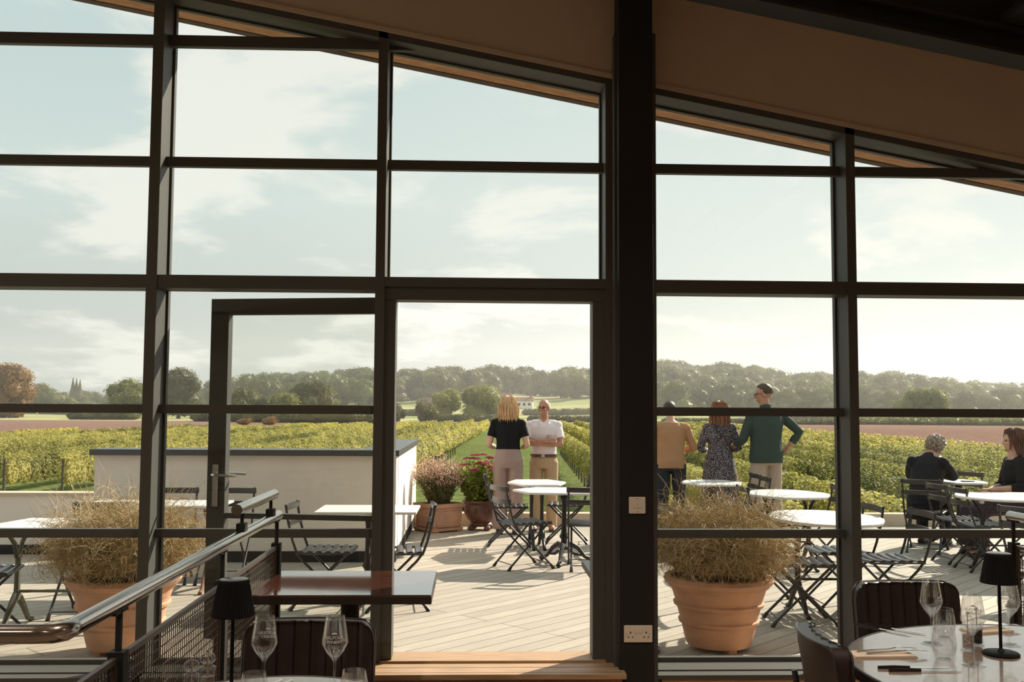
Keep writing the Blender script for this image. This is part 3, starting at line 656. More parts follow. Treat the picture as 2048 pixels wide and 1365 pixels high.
while x < 26.5: rows.append((x, 18.5, 142)); x += 2.25
x = -5.4
while x > -44:
    y1 = (145-3.3*(-15-x))/(1+3.3*.0497)*1.0+8.0; y1 = min(148, max(30, y1+R.uniform(-2, 2)))
    rows.append((x, 18.5 if x > -7 else 37+R.uniform(-.4, .4), y1)); x -= 2.25
rows = sorted(rows, key=lambda r: abs(r[0]))
for i, (x, y0, y1) in enumerate(rows):
    side = 'right' if x > 0 else 'left'
    first = x in (2.87, -5.4)
    lab = 'long leafy vine row bordering the mown grass lane on its %s side' % side if first else 'yellow green vine row in the vineyard block %s of the grass lane' % side
    t = thing('vine_row', (x+.0497*y0, y0, ZG), -math.atan(.0497), lab, 'vines', None if first else 'vine rows %s of the lane' % side)
    y = 0; k = i
    while y < 32 and y0+y < y1-5: leafpart('foliage', near[k % 3], t, y); y += 16; k += 1
    while y < 62 and y0+y < y1-12: leafpart('foliage', mid[k % 2], t, y); y += 30; k += 1
    while y0+y < y1-8: L_ = min(40, y1-y0-y); leafpart('foliage', far[k % 2], t, y, L_/40); y += 40; k += 1
    if abs(x) < 10.5 or y1-y0 < 60:
        n = int(min(60, y1-y0)/(2.4 if first else 5))
        for q in range(n+1): leafpart('post', postm, t, q*(2.4 if first else 5)+(.0))
    else: leafpart('post', postm, t, 0)
# haze over the fields, as on the day
hz = bpy.data.materials.new('distant haze'); hz.use_nodes = True; t = hz.node_tree; t.nodes.clear()
vs_ = t.nodes.new('ShaderNodeVolumeScatter'); vs_.inputs['Color'].default_value = (1, .97, .90, 1); vs_.inputs['Density'].default_value = 0.0008; vs_.inputs['Anisotropy'].default_value = .45
o_ = t.nodes.new('ShaderNodeOutputMaterial'); t.links.new(vs_.outputs[0], o_.inputs[1])
o = MB().box(-700, 700, 170, 1000, -30, 60).obj('haze', hz); setp(o, 'thin summer haze hanging over the distant fields and wooded hills', 'haze', kind='stuff')
# ================================================================ BISTRO FURNITURE
def make_bistro_chair():
    t = thing('bistro_chair', (0, 0, 0)); setp(t, 'chair', 'chair')
    s_ = MB()
    for i in range(6):
        y = -.165+.072*i; P = []
        for k in range(9):
            a = k/8; w = -.195+.39*a; dz = -.010*math.sin(PI*a)
            P.append((w, y, .455+dz))
        n = 5; vs = []
        for x, yy, z in P:
            for (du, dv) in ((-.029, -.004), (-.020, .006), (0, .011), (.020, .006), (.029, -.004)): vs.append((x, yy+du, z+dv))
            for (du, dv) in ((.027, -.010), (-.027, -.010)): vs.append((x, yy+du, z+dv))
        n = 7; fs = [(i_*n+k, i_*n+(k+1) % n, (i_+1)*n+(k+1) % n, (i_+1)*n+k) for i_ in range(8) for k in range(n)]+[tuple(range(n-1, -1, -1)), tuple(8*n+k for k in range(n))]
        s_.add(vs, fs)
    s_.obj('seat', MT['slat'], t, smooth=True, ang=30)
    f = MB()
    for x in (-.2, .2): f.tube([(x, -.20, .445), (x, .21, .445)], .009, 6)
    f.tube([(-.2, .205, .44), (.2, .205, .44)], .007, 6); f.tube([(-.2, -.19, .44), (.2, -.19, .44)], .007, 6); f.obj('seat_frame', MT['chairmetal'], t, smooth=True)
    b = MB()
    for z, y in ((.79, -.285), (.67, -.262)):
        vs = []; n = 6
        for k in range(9):
            a = k/8; x = -.215+.43*a; c_ = -.028*math.sin(PI*a)+.012
            for (dy, dz) in ((-.006, -.024), (-.009, 0), (-.006, .024), (.006, .026), (.008, 0), (.006, -.026)): vs.append((x, y+c_+dy, z+dz))
        b.add(vs, [(i_*n+k, i_*n+(k+1) % n, (i_+1)*n+(k+1) % n, (i_+1)*n+k) for i_ in range(8) for k in range(n)]+[tuple(range(n-1, -1, -1)), tuple(8*n+k for k in range(n))])
    b.obj('backrest', MT['slat'], t, smooth=True, ang=30)
    for x in (-.195, .195):
        l = MB(); l.tube([(x, -.285, .82), (x, -.262, .68), (x, -.225, .54), (x, -.195, .455), (x, -.145, .39), (x, .23, .02)], .0105, 8); lo = l.obj('leg', MT['chairmetal'], t, smooth=True, ang=60)
        q = MB(); q.tube([(x, .205, .045), (x, .24, .0)], [.013, .018], 8); q.obj('rubber_foot', MT['piping'], lo, smooth=True)
        x2 = x*.86; l = MB(); l.tube([(x2, .185, .44), (x2, -.235, .02)], .0105, 8); lo = l.obj('leg', MT['chairmetal'], t, smooth=True, ang=60)
        q = MB(); q.tube([(x2, -.215, .04), (x2, -.245, .0)], [.013, .018], 8); q.obj('rubber_foot', MT['piping'], lo, smooth=True)
    l = MB(); l.tube([(-.195, .195, .055), (.195, .195, .055)], .005, 6); l.obj('crossbar', MT['chairmetal'], t)
    l = MB(); l.tube([(-.168, -.2, .055), (.168, -.2, .055)], .005, 6); l.obj('crossbar', MT['chairmetal'], t)
    return t
chair0 = make_bistro_chair()
def ang(dx, dy): return math.atan2(dy, dx)-PI/2      # local +y turned to (dx, dy)
CH = [  # x, y, facing, label
 (.50, 10.02, (.90, .40), 'folding bistro chair seen from behind, nearest left of the marble table in the doorway'),
 (.42, 11.62, (1, -.05), 'folding bistro chair in profile beside the clay pot of crimson flowers'),
 (1.10, 11.85, (-1, .12), 'folding bistro chair facing left, behind the front marble table in the doorway'),
 (1.14, 9.95, (.10, 1), 'folding bistro chair with its back to us, at the right edge of the doorway'),
 (-.60, 8.02, (-1, -.10), 'folding bistro chair in profile at the right end of the white wall table'),
 (-1.17, 8.05, (1, -.05), 'folding bistro chair facing right, behind the end of the bronze handrail'),
 (-2.98, 7.80, (.05, -1), 'folding bistro chair tucked behind the square marble table at far left'),
 (-3.42, 7.02, (1, .15), 'folding bistro chair cut by the left edge of the view'),
 (-2.92, 8.28, (.15, 1), 'folding bistro chair with its back to us between the two marble tables at left'),
 (-2.28, 9.25, (0, -1), 'folding bistro chair against the rendered wall, right of the door handle'),
 (-2.80, 9.25, (.1, -1), 'folding bistro chair against the rendered wall, above the left curly grass pot'),
 (2.12, 11.35, (1, .1), 'folding bistro chair behind the tan jacket man, beside the steel column'),
 (3.03, 11.75, (-1, .0), 'folding bistro chair right of the floral dress, the farther of two narrow backs'),
 (3.00, 11.25, (-1, .0), 'folding bistro chair in front of the tall man, the nearer of two narrow backs'),
 (3.40, 9.95, (-1, -.15), 'folding bistro chair with slanted back at the right end of the middle oval table'),
 (2.41, 7.42, (1, -.10), 'folding bistro chair with crossed legs right of the large grass pot, nearest one'),
 (2.38, 8.15, (1, .0), 'folding bistro chair half hidden behind the nearest one right of the grass pot'),
 (2.93, 9.90, (1, .0), 'folding bistro chair tucked into the left end of the middle oval table'),
 (3.12, 7.58, (-1, -.02), 'folding bistro chair right of the second mullion, the nearer of two slanted ones'),
 (2.92, 8.02, (-1, 0), 'folding bistro chair cut by the second mullion, the farther of two slanted ones'),
 (5.02, 11.15, (.55, .85), 'folding bistro chair on which the grey haired man sits'),
 (5.02, 10.33, (1, .05), 'folding bistro chair in front of the seated man, left of a matching pair'),
 (5.00, 9.82, (1, .0), 'folding bistro chair at the long oval table, right of a matching pair'),
 (5.80, 12.1, (-.87, -.5), 'folding bistro chair facing us behind the far small table at right'),
 (4.52, 7.98, (.8, .45), 'folding bistro chair behind the right guard rail at the edge of the view'),
 (6.00, 10.75, (-1, .12), 'folding bistro chair under the seated woman in black'),
]
for x, y, (dx, dy), lab in CH: place(chair0, (fixx(x, y), y, 0), ang(dx, dy), lab, 'folding bistro chairs on the terrace')

def hexpoly(a, b, cut, r=0, sharp=1):
    """elongated hexagon, long axis x: half length a, half width b, cut = length of the pointed end"""
    P = [(a, 0), (a-cut, b), (-a+cut, b), (-a, 0), (-a+cut, -b), (a-cut, -b)]
    if not r: return P
    out = []
    for i in range(len(P)):
        p0, p, p1 = Vector(P[i-1]), Vector(P[i]), Vector(P[(i+1) % len(P)])
        q0 = p+(p0-p).normalized()*min(r, (p0-p).length*.49); q1 = p+(p1-p).normalized()*min(r, (p1-p).length*.49)
        for k in range(6):
            t = k/5; out.append(tuple(q0*(1-t)**2+p*2*t*(1-t)+q1*t*t))
    return out
def pedestal(t, m, z=.72, reach=.30, nf=3, rot=.4):
    b = MB(); b.lathe([(.045,.14),(.06,.17),(.035,.20),(.03,.24),(.05,.27),(.032,.31),(.026,.40),(.024,.60),(.030,.64),(.045,.67),(.03,.70),(.03,z)], 14); b.obj('column', m, t, smooth=True)
    for k in range(nf):
        a = rot+2*PI*k/nf; c, s_ = math.cos(a), math.sin(a); l = MB()
        l.tube([(c*q, s_*q, zz) for q, zz in ((.02, .17), (.08, .19), (.15, .15), (reach*.75, .06), (reach, .025), (reach+.03, .03))], [.03, .028, .022, .018, .024, .016], 8)
        l.tube([(c*q, s_*q, zz) for q, zz in ((.06, .13), (.12, .085), (.19, .075))], [.012, .016, .008], 6); l.blob((c*reach, s_*reach, .022), (.03, .03, .022), 8, 5); l.obj('foot', m, t, smooth=True)
    b = MB()
    for k in range(2):
        a = rot+PI*k/2; c, s_ = math.cos(a)*.22, math.sin(a)*.22; b.beam((-c, -s_, z-.008), (c, s_, z-.008), .03, .016)
    b.obj('top_bracket', m, t)
def trestle(t, m, half=.30, z=.72, dep=.20):
    for sx in (-1, 1):
        x = sx*half; l = MB()
        l.tube([(x, 0, .20), (x, 0, .52)], [.024, .019], 8)
        l.tube([(x, -.02, .50), (x, -.06, .60), (x, -dep*.9, z-.03), (x, -dep*.6, z)], [.018, .016, .014, .012], 8)
        l.tube([(x, .02, .50), (x, .06, .60), (x, dep*.9, z-.03), (x, dep*.6, z)], [.018, .016, .014, .012], 8)
        for sy_ in (-1, 1): l.tube([(x, 0, .24), (x, sy_*.05, .20), (x, sy_*.12, .13), (x, sy_*dep*1.0, .03), (x, sy_*(dep+.06), .012)], [.028, .026, .022, .018, .02], 8)
        l.obj('leg', m, t, smooth=True)
    b = MB(); b.tube([(-half, 0, .26), (half, 0, .26)], .010, 8); b.obj('stretcher', m, t)
    b = MB(); b.beam((-half-.05, -dep*.7, z-.008), (half+.05, -dep*.7, z-.008), .03, .016); b.beam((-half-.05, dep*.7, z-.008), (half+.05, dep*.7, z-.008), .03, .016); b.obj('top_bracket', m, t)
def marble_table(x, y, rz, poly, label, base='pedestal', m=None, th=.022, half=.28):
    t = thing('marble_table', (fixx(x, y), y, 0), rz, label, 'table', 'marble topped cafe tables on the terrace'); m = m or MT['castiron']
    b = MB(); b.prism(poly, .72, .72+th); b.obj('table_top', MT['marble'], t, bevel=.006)
    pedestal(t, m) if base == 'pedestal' else trestle(t, m, half)
    return t
marble_table(.93, 10.28, math.radians(-8), hexpoly(.54, .36, .22, .03), 'pointed white marble table on an ornate pedestal, nearest one seen through the open doorway')
marble_table(.72, 11.40, math.radians(4), hexpoly(.34, .42, .14, .03), 'white marble table in front of the man with crossed arms, far one in the doorway', 'trestle', half=.06)
marble_table(-.87, 8.38, 0, [(-.41,-.30),(.41,-.30),(.41,.30),(-.41,.30)], 'rectangular white marble table against the rendered wall, left of the doorway')
marble_table(-2.95, 7.32, .0, [(-.52,-.30),(.44,-.30),(.44,.32),(-.40,.32)], 'white marble table nearest the window at far left, with pale green cast legs', 'trestle', mat('greenish cast iron', (.12, .13, .09), .6, var=.4, scale=10), half=.34)
marble_table(-2.78, 8.82, 0, [(-.60,-.28),(.60,-.28),(.60,.28),(-.60,.28)], 'long white marble table with rusty cast legs behind the left grass pot', 'trestle', MT['rustiron'], half=.46)
marble_table(2.72, 11.45, .0, hexpoly(.36, .40, .14, .06), 'white marble table in front of the woman in the floral dress')
marble_table(3.12, 9.95, .0, hexpoly(.45, .50, .24, .2), 'oval white marble table in the middle of three right of the column', 'trestle', half=.2)
marble_table(2.72, 7.78, .0, hexpoly(.49, .56, .26, .24), 'oval white marble table nearest the glass, right of the large grass pot', 'trestle', half=.22)
marble_table(5.68, 11.75, .0, hexpoly(.32, .34, .12, .10), 'small white marble table at which the grey haired man sits')
marble_table(5.25, 9.70, .0, hexpoly(.62, .46, .22, .2), 'long white marble table in front of the seated woman in black', 'trestle', half=.35)
t = thing('phone', (5.82, 11.62, .742), .2, 'dark phone lying on the small far table beside the seated man', 'phone'); MB().box(-.07, .07, -.035, .035, 0, .012).obj('case', MT['piping'], t, bevel=.003)
# dark table behind the column
t = thing('cafe_table', (1.04, 6.62, 0), 0, 'dark cafe table mostly hidden behind the black steel column', 'table'); MB().box(-.3, .12, -.26, .26, .50, .54).obj('table_top', MT['castiron'], t, bevel=.004)
b = MB(); b.lathe([(.18,0),(.19,.02),(.10,.05),(.05,.12),(.035,.2),(.035,.5)], 20); b.obj('pedestal', MT['castiron'], t, smooth=True)

# ================================================================ PLANTERS
def clay_pot(t, m, big=True):
    pr = [(.0,.035),(.205,.035),(.215,.05),(.232,.13),(.246,.20),(.262,.205),(.266,.225),(.254,.235),(.276,.33),(.294,.335),(.298,.355),(.285,.368),(.312,.47),(.330,.478),(.334,.495),(.352,.505),(.362,.53),(.352,.555),(.325,.562),(.308,.55),(.300,.50),(.0,.49)]
    sc = .86; b = MB(); b.lathe([(r, z*sc) for r, z in pr], 48, cap=False); b.obj('clay_pot', m, t, smooth=True, ang=35)
    b = MB(); b.lathe([(0,.49*sc),(.302,.50*sc)], 32, cap=False); b.obj('soil', MT['soil'], t)
    for k in range(3):
        a = .5+2*PI*k/3; MB().box(math.cos(a)*.15-.03, math.cos(a)*.15+.03, math.sin(a)*.15-.03, math.sin(a)*.15+.03, 0, .035).obj('pot_foot', MT['terracotta'], t)
def sedge(t, seed, z0=.42, n=4200):
    rr = random.Random(seed); b = MB()
    for i in range(n):
        a = rr.uniform(0, 2*PI); r0 = .24*math.sqrt(rr.random()); p = Vector((math.cos(a)*r0, math.sin(a)*r0, z0))
        lean = rr.uniform(.0, 1.0); a2 = a+rr.uniform(-.7, .7); L_ = rr.uniform(.55, .90)*(1-.25*lean)
        d = Vector((math.cos(a2)*lean*.75, math.sin(a2)*lean*.75, 1)).normalized(); pts = [p.copy()]; k = 13; st = L_/k
        curl = rr.choice((-1, 1))*rr.uniform(.7, 2.2); ax = Vector((rr.gauss(0,1), rr.gauss(0,1), rr.gauss(0,.6))).normalized(); sag = Vector((math.cos(a2), math.sin(a2), 0)).cross(Vector((0,0,1)))
        for j in range(k):
            q = j/k; p = p+d*st; pts.append(p.copy())
            d = (Matrix.Rotation(-sag_rate(rr, q, lean), 3, sag) @ d); d = (Matrix.Rotation(curl*q**1.6*.95, 3, ax) @ d).normalized()
        w = rr.uniform(.0008, .0014); b.tube(pts, [w]*(k-1)+[w*.8, w*.4], 3, caps=False)
    return b.obj('curly_grass', LF['straw'], t)
def sag_rate(rr, q, lean): return .02+.22*lean*q
g = thing('potted_sedge', (1.63, 6.66, 0), .3, 'terracotta pot of curly golden grass right of the steel column, beyond the glass', 'potted plant'); clay_pot(g, MT['terracotta']); sedge(g, 3)
g = thing('potted_sedge', (-2.27, 6.66, 0), 1.3, 'terracotta pot of curly golden grass behind the first mullion at left', 'potted plant'); clay_pot(g, MT['terracotta']); sedge(g, 4)
# square terracotta planter with airy pink blossom
g = thing('square_planter', (-.455, 12.98, 0), math.radians(38), 'square terracotta planter of airy pale pink blossom by the white wall corner', 'planter', scale=.87)
def ringbox(r0, r1, z0, z1): 
    return ([(-r0,-r0,z0),(r0,-r0,z0),(r0,r0,z0),(-r0,r0,z0),(-r1,-r1,z1),(r1,-r1,z1),(r1,r1,z1),(-r1,r1,z1)], [(0,3,2,1),(4,5,6,7),(0,1,5,4),(1,2,6,5),(2,3,7,6),(3,0,4,7)])
b = MB(); b.add(*ringbox(.235, .255, .03, .36)); b.add(*ringbox(.27, .275, .35, .41)); b.add(*ringbox(.262, .262, .02, .06))
for k in range(4):
    b.T = Matrix.Rotation(k*PI/2, 4, 'Z')
    for q in ((-.21,-.19,.08,.34),(.19,.21,.08,.34)): b.box(q[0], q[1], -.262, -.245, q[2], q[3])
    b.box(-.21, .21, -.262, -.245, .08, .10); b.box(-.21, .21, -.266, -.249, .32, .34)
b.T = Matrix.Identity(4); b.obj('planter_box', MT['terracotta'], g)
for sx in (-1, 1):
    for s2 in (-1, 1): MB().box(sx*.21-.04, sx*.21+.04, s2*.21-.04, s2*.21+.04, 0, .04).obj('planter_foot', MT['terracotta'], g)
MB().add(*ringbox(.25, .25, .37, .412)).obj('soil', MT['soil'], g)
def spray(seed, n, z0, zr, rad, foot=.16):
    rr = random.Random(seed); st = MB(); tips = []
    for i in range(n):
        a = rr.uniform(0, 2*PI); r0 = foot*math.sqrt(rr.random()); q = math.sqrt(rr.random()); a2 = a+rr.uniform(-.6, .6); h = zr*rr.uniform(.55, 1)*(1-.30*q*q)
        p0 = Vector((math.cos(a)*r0, math.sin(a)*r0, z0)); p2 = Vector((math.cos(a2)*rad*q, math.sin(a2)*rad*q, z0+h)); p1 = p0.lerp(p2, .5)+Vector((0, 0, h*.12))
        st.tube([p0, p1, p2], [.003, .0022, .0015], 3, caps=False); tips.append((p0, p1, p2))
    return st, tips
st, tips = spray(2, 420, .40, .78, .46); st.obj('stems', LF['stalk'], g)
lv = MB(); fl = MB()
for p0, p1, p2 in tips:
    for k in range(12):
        t_ = R.uniform(.1, .75); p = p0.lerp(p1, t_*2) if t_ < .5 else p1.lerp(p2, t_*2-1)
        lv.leaf(p+Vector((R.gauss(0,.014), R.gauss(0,.014), 0)), Vector((R.gauss(0,1), R.gauss(0,1), .5)), .032, .010)
    for k in range(9):
        p = p1.lerp(p2, R.uniform(.35, 1.05))+Vector((R.gauss(0,.016), R.gauss(0,.016), R.gauss(0,.016))); fl.leaf(p, Vector((R.gauss(0,1), R.gauss(0,1)-.5, R.gauss(0,1))), .020, .017)
lv.obj('leaves', LF['stalk'], g); fl.obj('pink_blossom', LF['pinkflower'], g)
# round dark pot with sedum
g = thing('flower_pot', (.09, 13.08, 0), 0, 'round dark clay pot of crimson flower heads behind the doorway chairs', 'potted plant')
b = MB(); b.lathe([(0,.05),(.13,.05),(.15,.08),(.13,.10),(.17,.14),(.215,.22),(.225,.28),(.21,.33),(.225,.35),(.24,.365),(.235,.385),(.20,.38),(.19,.34),(0,.33)], 32, cap=False)
for k in range(10):
    a = 2*PI*k/10; b.blob((math.cos(a)*.225, math.sin(a)*.225, .27), (.022, .022, .035), 6, 4)
b.obj('round_pot', MT['terradark'], g, smooth=True)
for k in range(4):
    a = .6+2*PI*k/4; MB().blob((math.cos(a)*.15, math.sin(a)*.15, .03), (.045, .045, .04), 8, 5).obj('pot_foot', MT['terradark'], g)
st, tips = spray(5, 130, .34, .62, .40, .14); st.obj('stems', LF['sedum'], g); lv = MB(); heads = []
for p0, p1, p2 in tips:
    for k in range(34):
        t_ = R.uniform(.05, .95); p = p0.lerp(p1, t_*2) if t_ < .5 else p1.lerp(p2, t_*2-1)
        lv.leaf(p+Vector((R.gauss(0,.03), R.gauss(0,.03), R.gauss(0,.01))), Vector((R.gauss(0,.6), R.gauss(0,.6), .9)), .065, .034)
lv.obj('leaves', LF['sedum'], g)
hs = sorted(tips, key=lambda q: -q[2].z+q[2].y*.4)[:26]
for i, (p0, p1, p2) in enumerate(hs):
    b = MB(); r_ = R.uniform(.035, .062)
    for k in range(60):
        a = R.uniform(0, 6.28); q = math.sqrt(R.random())*r_; b.blob(p2+Vector((math.cos(a)*q, math.sin(a)*q, .02+.018*(1-(q/r_)**2)+R.uniform(-.004, .004))), .0075, 5, 3)
    b.obj('flower_head', LF['redflower'], g)
# ================================================================ INDOORS
def make_dining_chair(name, w=.43, flute=True, sh=.47):
    t = thing(name, (0, 0, 0)); setp(t, 'dark leather chair', 'chair')
    # curved upholstered back, sitter faces +y
    nu, nv = 97, 14; zb, zt = .48, .86; vs = []; 
    def P(u, v, off):
        x = (u-.5)*w; z = zb+(zt-zb)*v; c_ = -.21-.05*(v)+.045*abs(2*u-1)**2.2
        e = 1
        if flute: off += .011*abs(math.sin(u*PI*8))**.6*(1 if off > 0 else 0)
        # round the upper corners
        ux = abs(2*u-1); 
        if ux > .80:
            k = (ux-.80)/.20; z -= (zt-zb)*.17*(1-math.sqrt(max(0, 1-k*k)))*v
        return (x, c_+off, z)
    b = MB()
    fr_ = [P(i/(nu-1), j/(nv-1), .022) for j in range(nv) for i in range(nu)]; bk = [P(i/(nu-1), j/(nv-1), -.022) for j in range(nv) for i in range(nu)]
    n = nu*nv; fs = [(j*nu+i, (j+1)*nu+i, (j+1)*nu+i+1, j*nu+i+1) for j in range(nv-1) for i in range(nu-1)]
    fs += [(n+j*nu+i, n+j*nu+i+1, n+(j+1)*nu+i+1, n+(j+1)*nu+i) for j in range(nv-1) for i in range(nu-1)]
    ed = [i for i in range(nu)]+[j*nu+nu-1 for j in range(1, nv)]+[(nv-1)*nu+i for i in range(nu-2, -1, -1)]+[j*nu for j in range(nv-2, 0, -1)]
    fs += [(ed[k], ed[(k+1) % len(ed)], n+ed[(k+1) % len(ed)], n+ed[k]) for k in range(len(ed))]
    b.add(fr_+bk, fs); bo = b.obj('backrest', MT['leather'], t, smooth=True, ang=50)
    for o_ in (.022, -.022):
        p = [P(0, j/(nv-1), o_) for j in range(nv)]+[P(i/(nu-1), 1, o_) for i in range(nu)]+[P(1, j/(nv-1), o_) for j in range(nv-1, -1, -1)]
        q = MB(); q.tube(p, .0045, 6); q.obj('piping', MT['piping'], bo, smooth=True)
    b = MB(); b.box(-w/2, w/2, -.20, .23, sh-.06, sh+.015); b.obj('seat', MT['leather'], t, bevel=.025)
    for x in (-w/2+.03, w/2-.03):
        l = MB(); l.tube([(x, .20, 0), (x*.95, .18, sh-.05)], [.010, .014], 8); l.obj('leg', MT['chairmetal'], t)
        l = MB(); l.tube([(x, -.26, 0), (x, -.20, sh-.05), (x, -.245, sh+.12), (x, -.262, .70)], [.010, .014, .012, .010], 8); l.obj('leg', MT['chairmetal'], t, smooth=True)
    return t
c0 = make_dining_chair('dining_chair')
place(c0, (-.545, 3.20, 0), PI, 'dark channelled leather chair behind the left table, in front of the doorway')
place(c0, (1.80, 3.93, 0), PI, 'dark channelled leather chair behind the right table, below the terrace chairs')
place(c0, (1.34, 3.20, 0), ang(1, -.06), 'dark brown leather chair seen from behind at the left of the right round table')
# square glossy table by the guard rail
t = thing('wooden_table', (-.56, 4.64, 0), 0, 'glossy square mahogany table beside the guard rail in front of the doorway', 'table')
MB().box(-.38, .38, -.31, .33, .745, .78).obj('table_top', MT['mahogany'], t, bevel=.003); MB().box(-.383, .383, -.313, .333, .740, .776).obj('edge_band', MT['tableedge'], t, bevel=.003)
b = MB(); b.tube([(0,0,.03),(0,0,.745)], .042, 20); b.obj('pedestal', MT['steel'], t, smooth=True); MB().box(-.22, .22, -.22, .22, 0, .03).obj('base_plate', MT['steel'], t, bevel=.004)
TZ = .78
def round_table(x, y, r, label):
    t = thing('round_dining_table', (x, y, 0), .5, label, 'table')
    b = MB(); b.lathe([(0,TZ-.03),(r-.006,TZ-.03),(r-.004,TZ),(0,TZ)], 96, cap=False); b.obj('table_top', MT['tabletop'], t, smooth=True, ang=30)
    b = MB(); b.lathe([(r-.006,TZ-.034),(r+.002,TZ-.032),(r+.002,TZ-.002),(r-.001,TZ+.0015),(r-.008,TZ+.0008),(r-.006,TZ-.034)], 96, cap=False); b.obj('edge_band', MT['tableedge'], t, smooth=True)
    b = MB(); b.box(-r*.99, r*.99, -.001, .001, TZ-.001, TZ+.0004); b.obj('leaf_joint', MT['tableedge'], t)
    b = MB(); b.lathe([(.24,0),(.24,.012),(.05,.03),(.035,.06),(.035,TZ-.05),(.12,TZ-.03)], 28); b.obj('pedestal', MT['steel'], t, smooth=True)
    return t
round_table(-.53, 2.66, .39, 'small round brown dining table at bottom left, laid for dinner')
round_table(1.85, 3.07, .66, 'large round brown dining table at bottom right, laid for dinner')
def thinlathe(prof, th=.0009, n=40):
    """closed thin walled glass from an outer profile (r,z) bottom to top"""
    b = MB(); inner = [(max(r-th, .0002), z) for r, z in prof]
    return b, inner
def wine_glass(loc, label, group, scale=1, text=None, trz=0, flip=False):
    t = thing('wine_glass', loc, 0, label, 'wine glass', group, scale=scale)
    b = MB()
    b.lathe([(.0,.0),(.036,.0),(.036,.0012),(.020,.0025),(.008,.006),(.0040,.013),(.0033,.03),(.0033,.080),(.0045,.090),(.0085,.0965),(.0105,.0995),(.026,.118),(.0355,.137),(.037,.143),(.036,.152),(.0262,.216),(.0253,.216),(.0351,.152),(.0361,.143),(.0346,.1375),(.025,.1195),(.0095,.1030),(0,.1020)], 40, cap=False)
    b.obj('glass', MT['glassrod'], t, smooth=True, ang=60)
    if text:
        def rad(z): return .036-(z-.152)*(.0098/.064)+.0006
        def wrap(me, zc):
            for v in me.vertices:
                z = zc+v.co.y; a = trz+v.co.x/rad(z); r_ = min(rad(z), .0366); v.co = (math.sin(a)*r_, -math.cos(a)*r_, z)
        for i, (tx, size, z) in enumerate(text):
            cu = bpy.data.curves.new('print', 'FONT'); cu.body = tx; cu.size = size; cu.align_x = 'CENTER'; cu.resolution_u = 3; cu.offset = size*.018
            to = bpy.data.objects.new('print', cu); C.objects.link(to); dg = bpy.context.evaluated_depsgraph_get(); me = bpy.data.meshes.new_from_object(to.evaluated_get(dg)); bpy.data.objects.remove(to)
            if not len(me.vertices): continue
            wrap(me, z); me.materials.clear(); me.materials.append(MT['etch']); o = bpy.data.objects.new('printed_lettering', me); C.objects.link(o); o.parent = t
        q = MB(); k = 12; arc = [(-.009+.018*i/k, .005*math.sqrt(max(0, 1-((i-k/2)/(k/2))**2))) for i in range(k+1)]
        vs = [(x, 0, 0) for x, y in arc]+[(x, y, 0) for x, y in arc]; q.add(vs, [(i, i+1, k+2+i, k+1+i) for i in range(k)]); me = q.mesh('emblem', MT['etch']); wrap(me, .1715); o = bpy.data.objects.new('printed_emblem', me); C.objects.link(o); o.parent = t
        q = MB(); q.add([(-.013+.026*i/12, -.0006+dz+.0012*(i/6-1)**2, 0) for dz in (0, .0006) for i in range(13)], [(i, i+1, 14+i, 13+i) for i in range(12)]); me = q.mesh('rule', MT['etch']); wrap(me, .1415); o = bpy.data.objects.new('printed_rule', me); C.objects.link(o); o.parent = t
    return t
TXT = [('BALFOUR', .0125, .1585), ('WINERY', .0125, .1465)]
GA, GB = 'wine glasses on the left table', 'wine glasses on the right table'
wine_glass((-.582, 2.86, TZ), 'tall wine glass on the left table, left one, its lettering seen reversed', GA, .99, TXT, PI-.15)
wine_glass((-.386, 2.86, TZ), 'tall wine glass on the left table, right one, its lettering readable', GA, .99, TXT, .08)
wine_glass((1.574, 3.42, TZ), 'wine glass on the right table in front of the leather chair back', GB, 1, TXT, .95)
wine_glass((1.578, 3.14, TZ), 'wine glass on the right table in front of the two mills', GB, 1.02, TXT, 2.6)
wine_glass((1.835, 3.40, TZ), 'wine glass on the right table, right of the black lamp stem', GB, 1, TXT, 2.9)
def tumbler(loc, label, group, s_=1):
    t = thing('water_tumbler', loc, 0, label, 'glass', group, scale=s_); b = MB()
    b.lathe([(0,0),(.020,0),(.027,.006),(.036,.028),(.0385,.045),(.036,.07),(.0305,.100),(.0293,.100),(.0347,.07),(.037,.045),(.0346,.029),(.0255,.010),(.019,.007),(0,.0065)], 40, cap=False); b.obj('glass', MT['glassrod'], t, smooth=True, ang=60)
    return t
tumbler((-.575, 2.70, TZ), 'stemless tumbler on the left table, in front of the reversed glass', 'tumblers on the left table')
tumbler((-.315, 2.72, TZ), 'stemless tumbler on the left table, over the white napkin', 'tumblers on the left table')
tumbler((1.522, 3.22, TZ), 'stemless tumbler nearest the front of the right table', 'tumblers on the right table')
tumbler((1.665, 3.52, TZ), 'stemless tumbler behind the nearest one on the right table', 'tumblers on the right table')
def mill(loc, label, group, fill):
    t = thing('spice_mill', loc, 0, label, 'mill', group); b = MB()
    b.lathe([(0,0),(.022,0),(.0235,.004),(.0205,.012),(.0195,.05),(.0205,.066),(.0225,.070),(.0225,.078),(.013,.083),(.012,.086),(.0205,.094),(.0225,.100),(.019,.110),(.010,.1165),(0,.117)], 20, cap=False); b.obj('acrylic_body', MT['glassrod'], t, smooth=True)
    b = MB(); b.tube([(0,0,.008),(0,0,.052)], .0165, 20); b.obj('contents', MT[fill], t, smooth=True)
    b = MB(); b.tube([(0,0,.052),(0,0,.118)], .0022, 8); b.blob((0,0,.123), .0052, 10, 7); b.obj('knob', MT['brass'], t, smooth=True)
mill((-.757, 2.77, TZ), 'clear pepper mill with dark peppercorns beside the left lamp', 'clear mills on the left table', 'pepper')
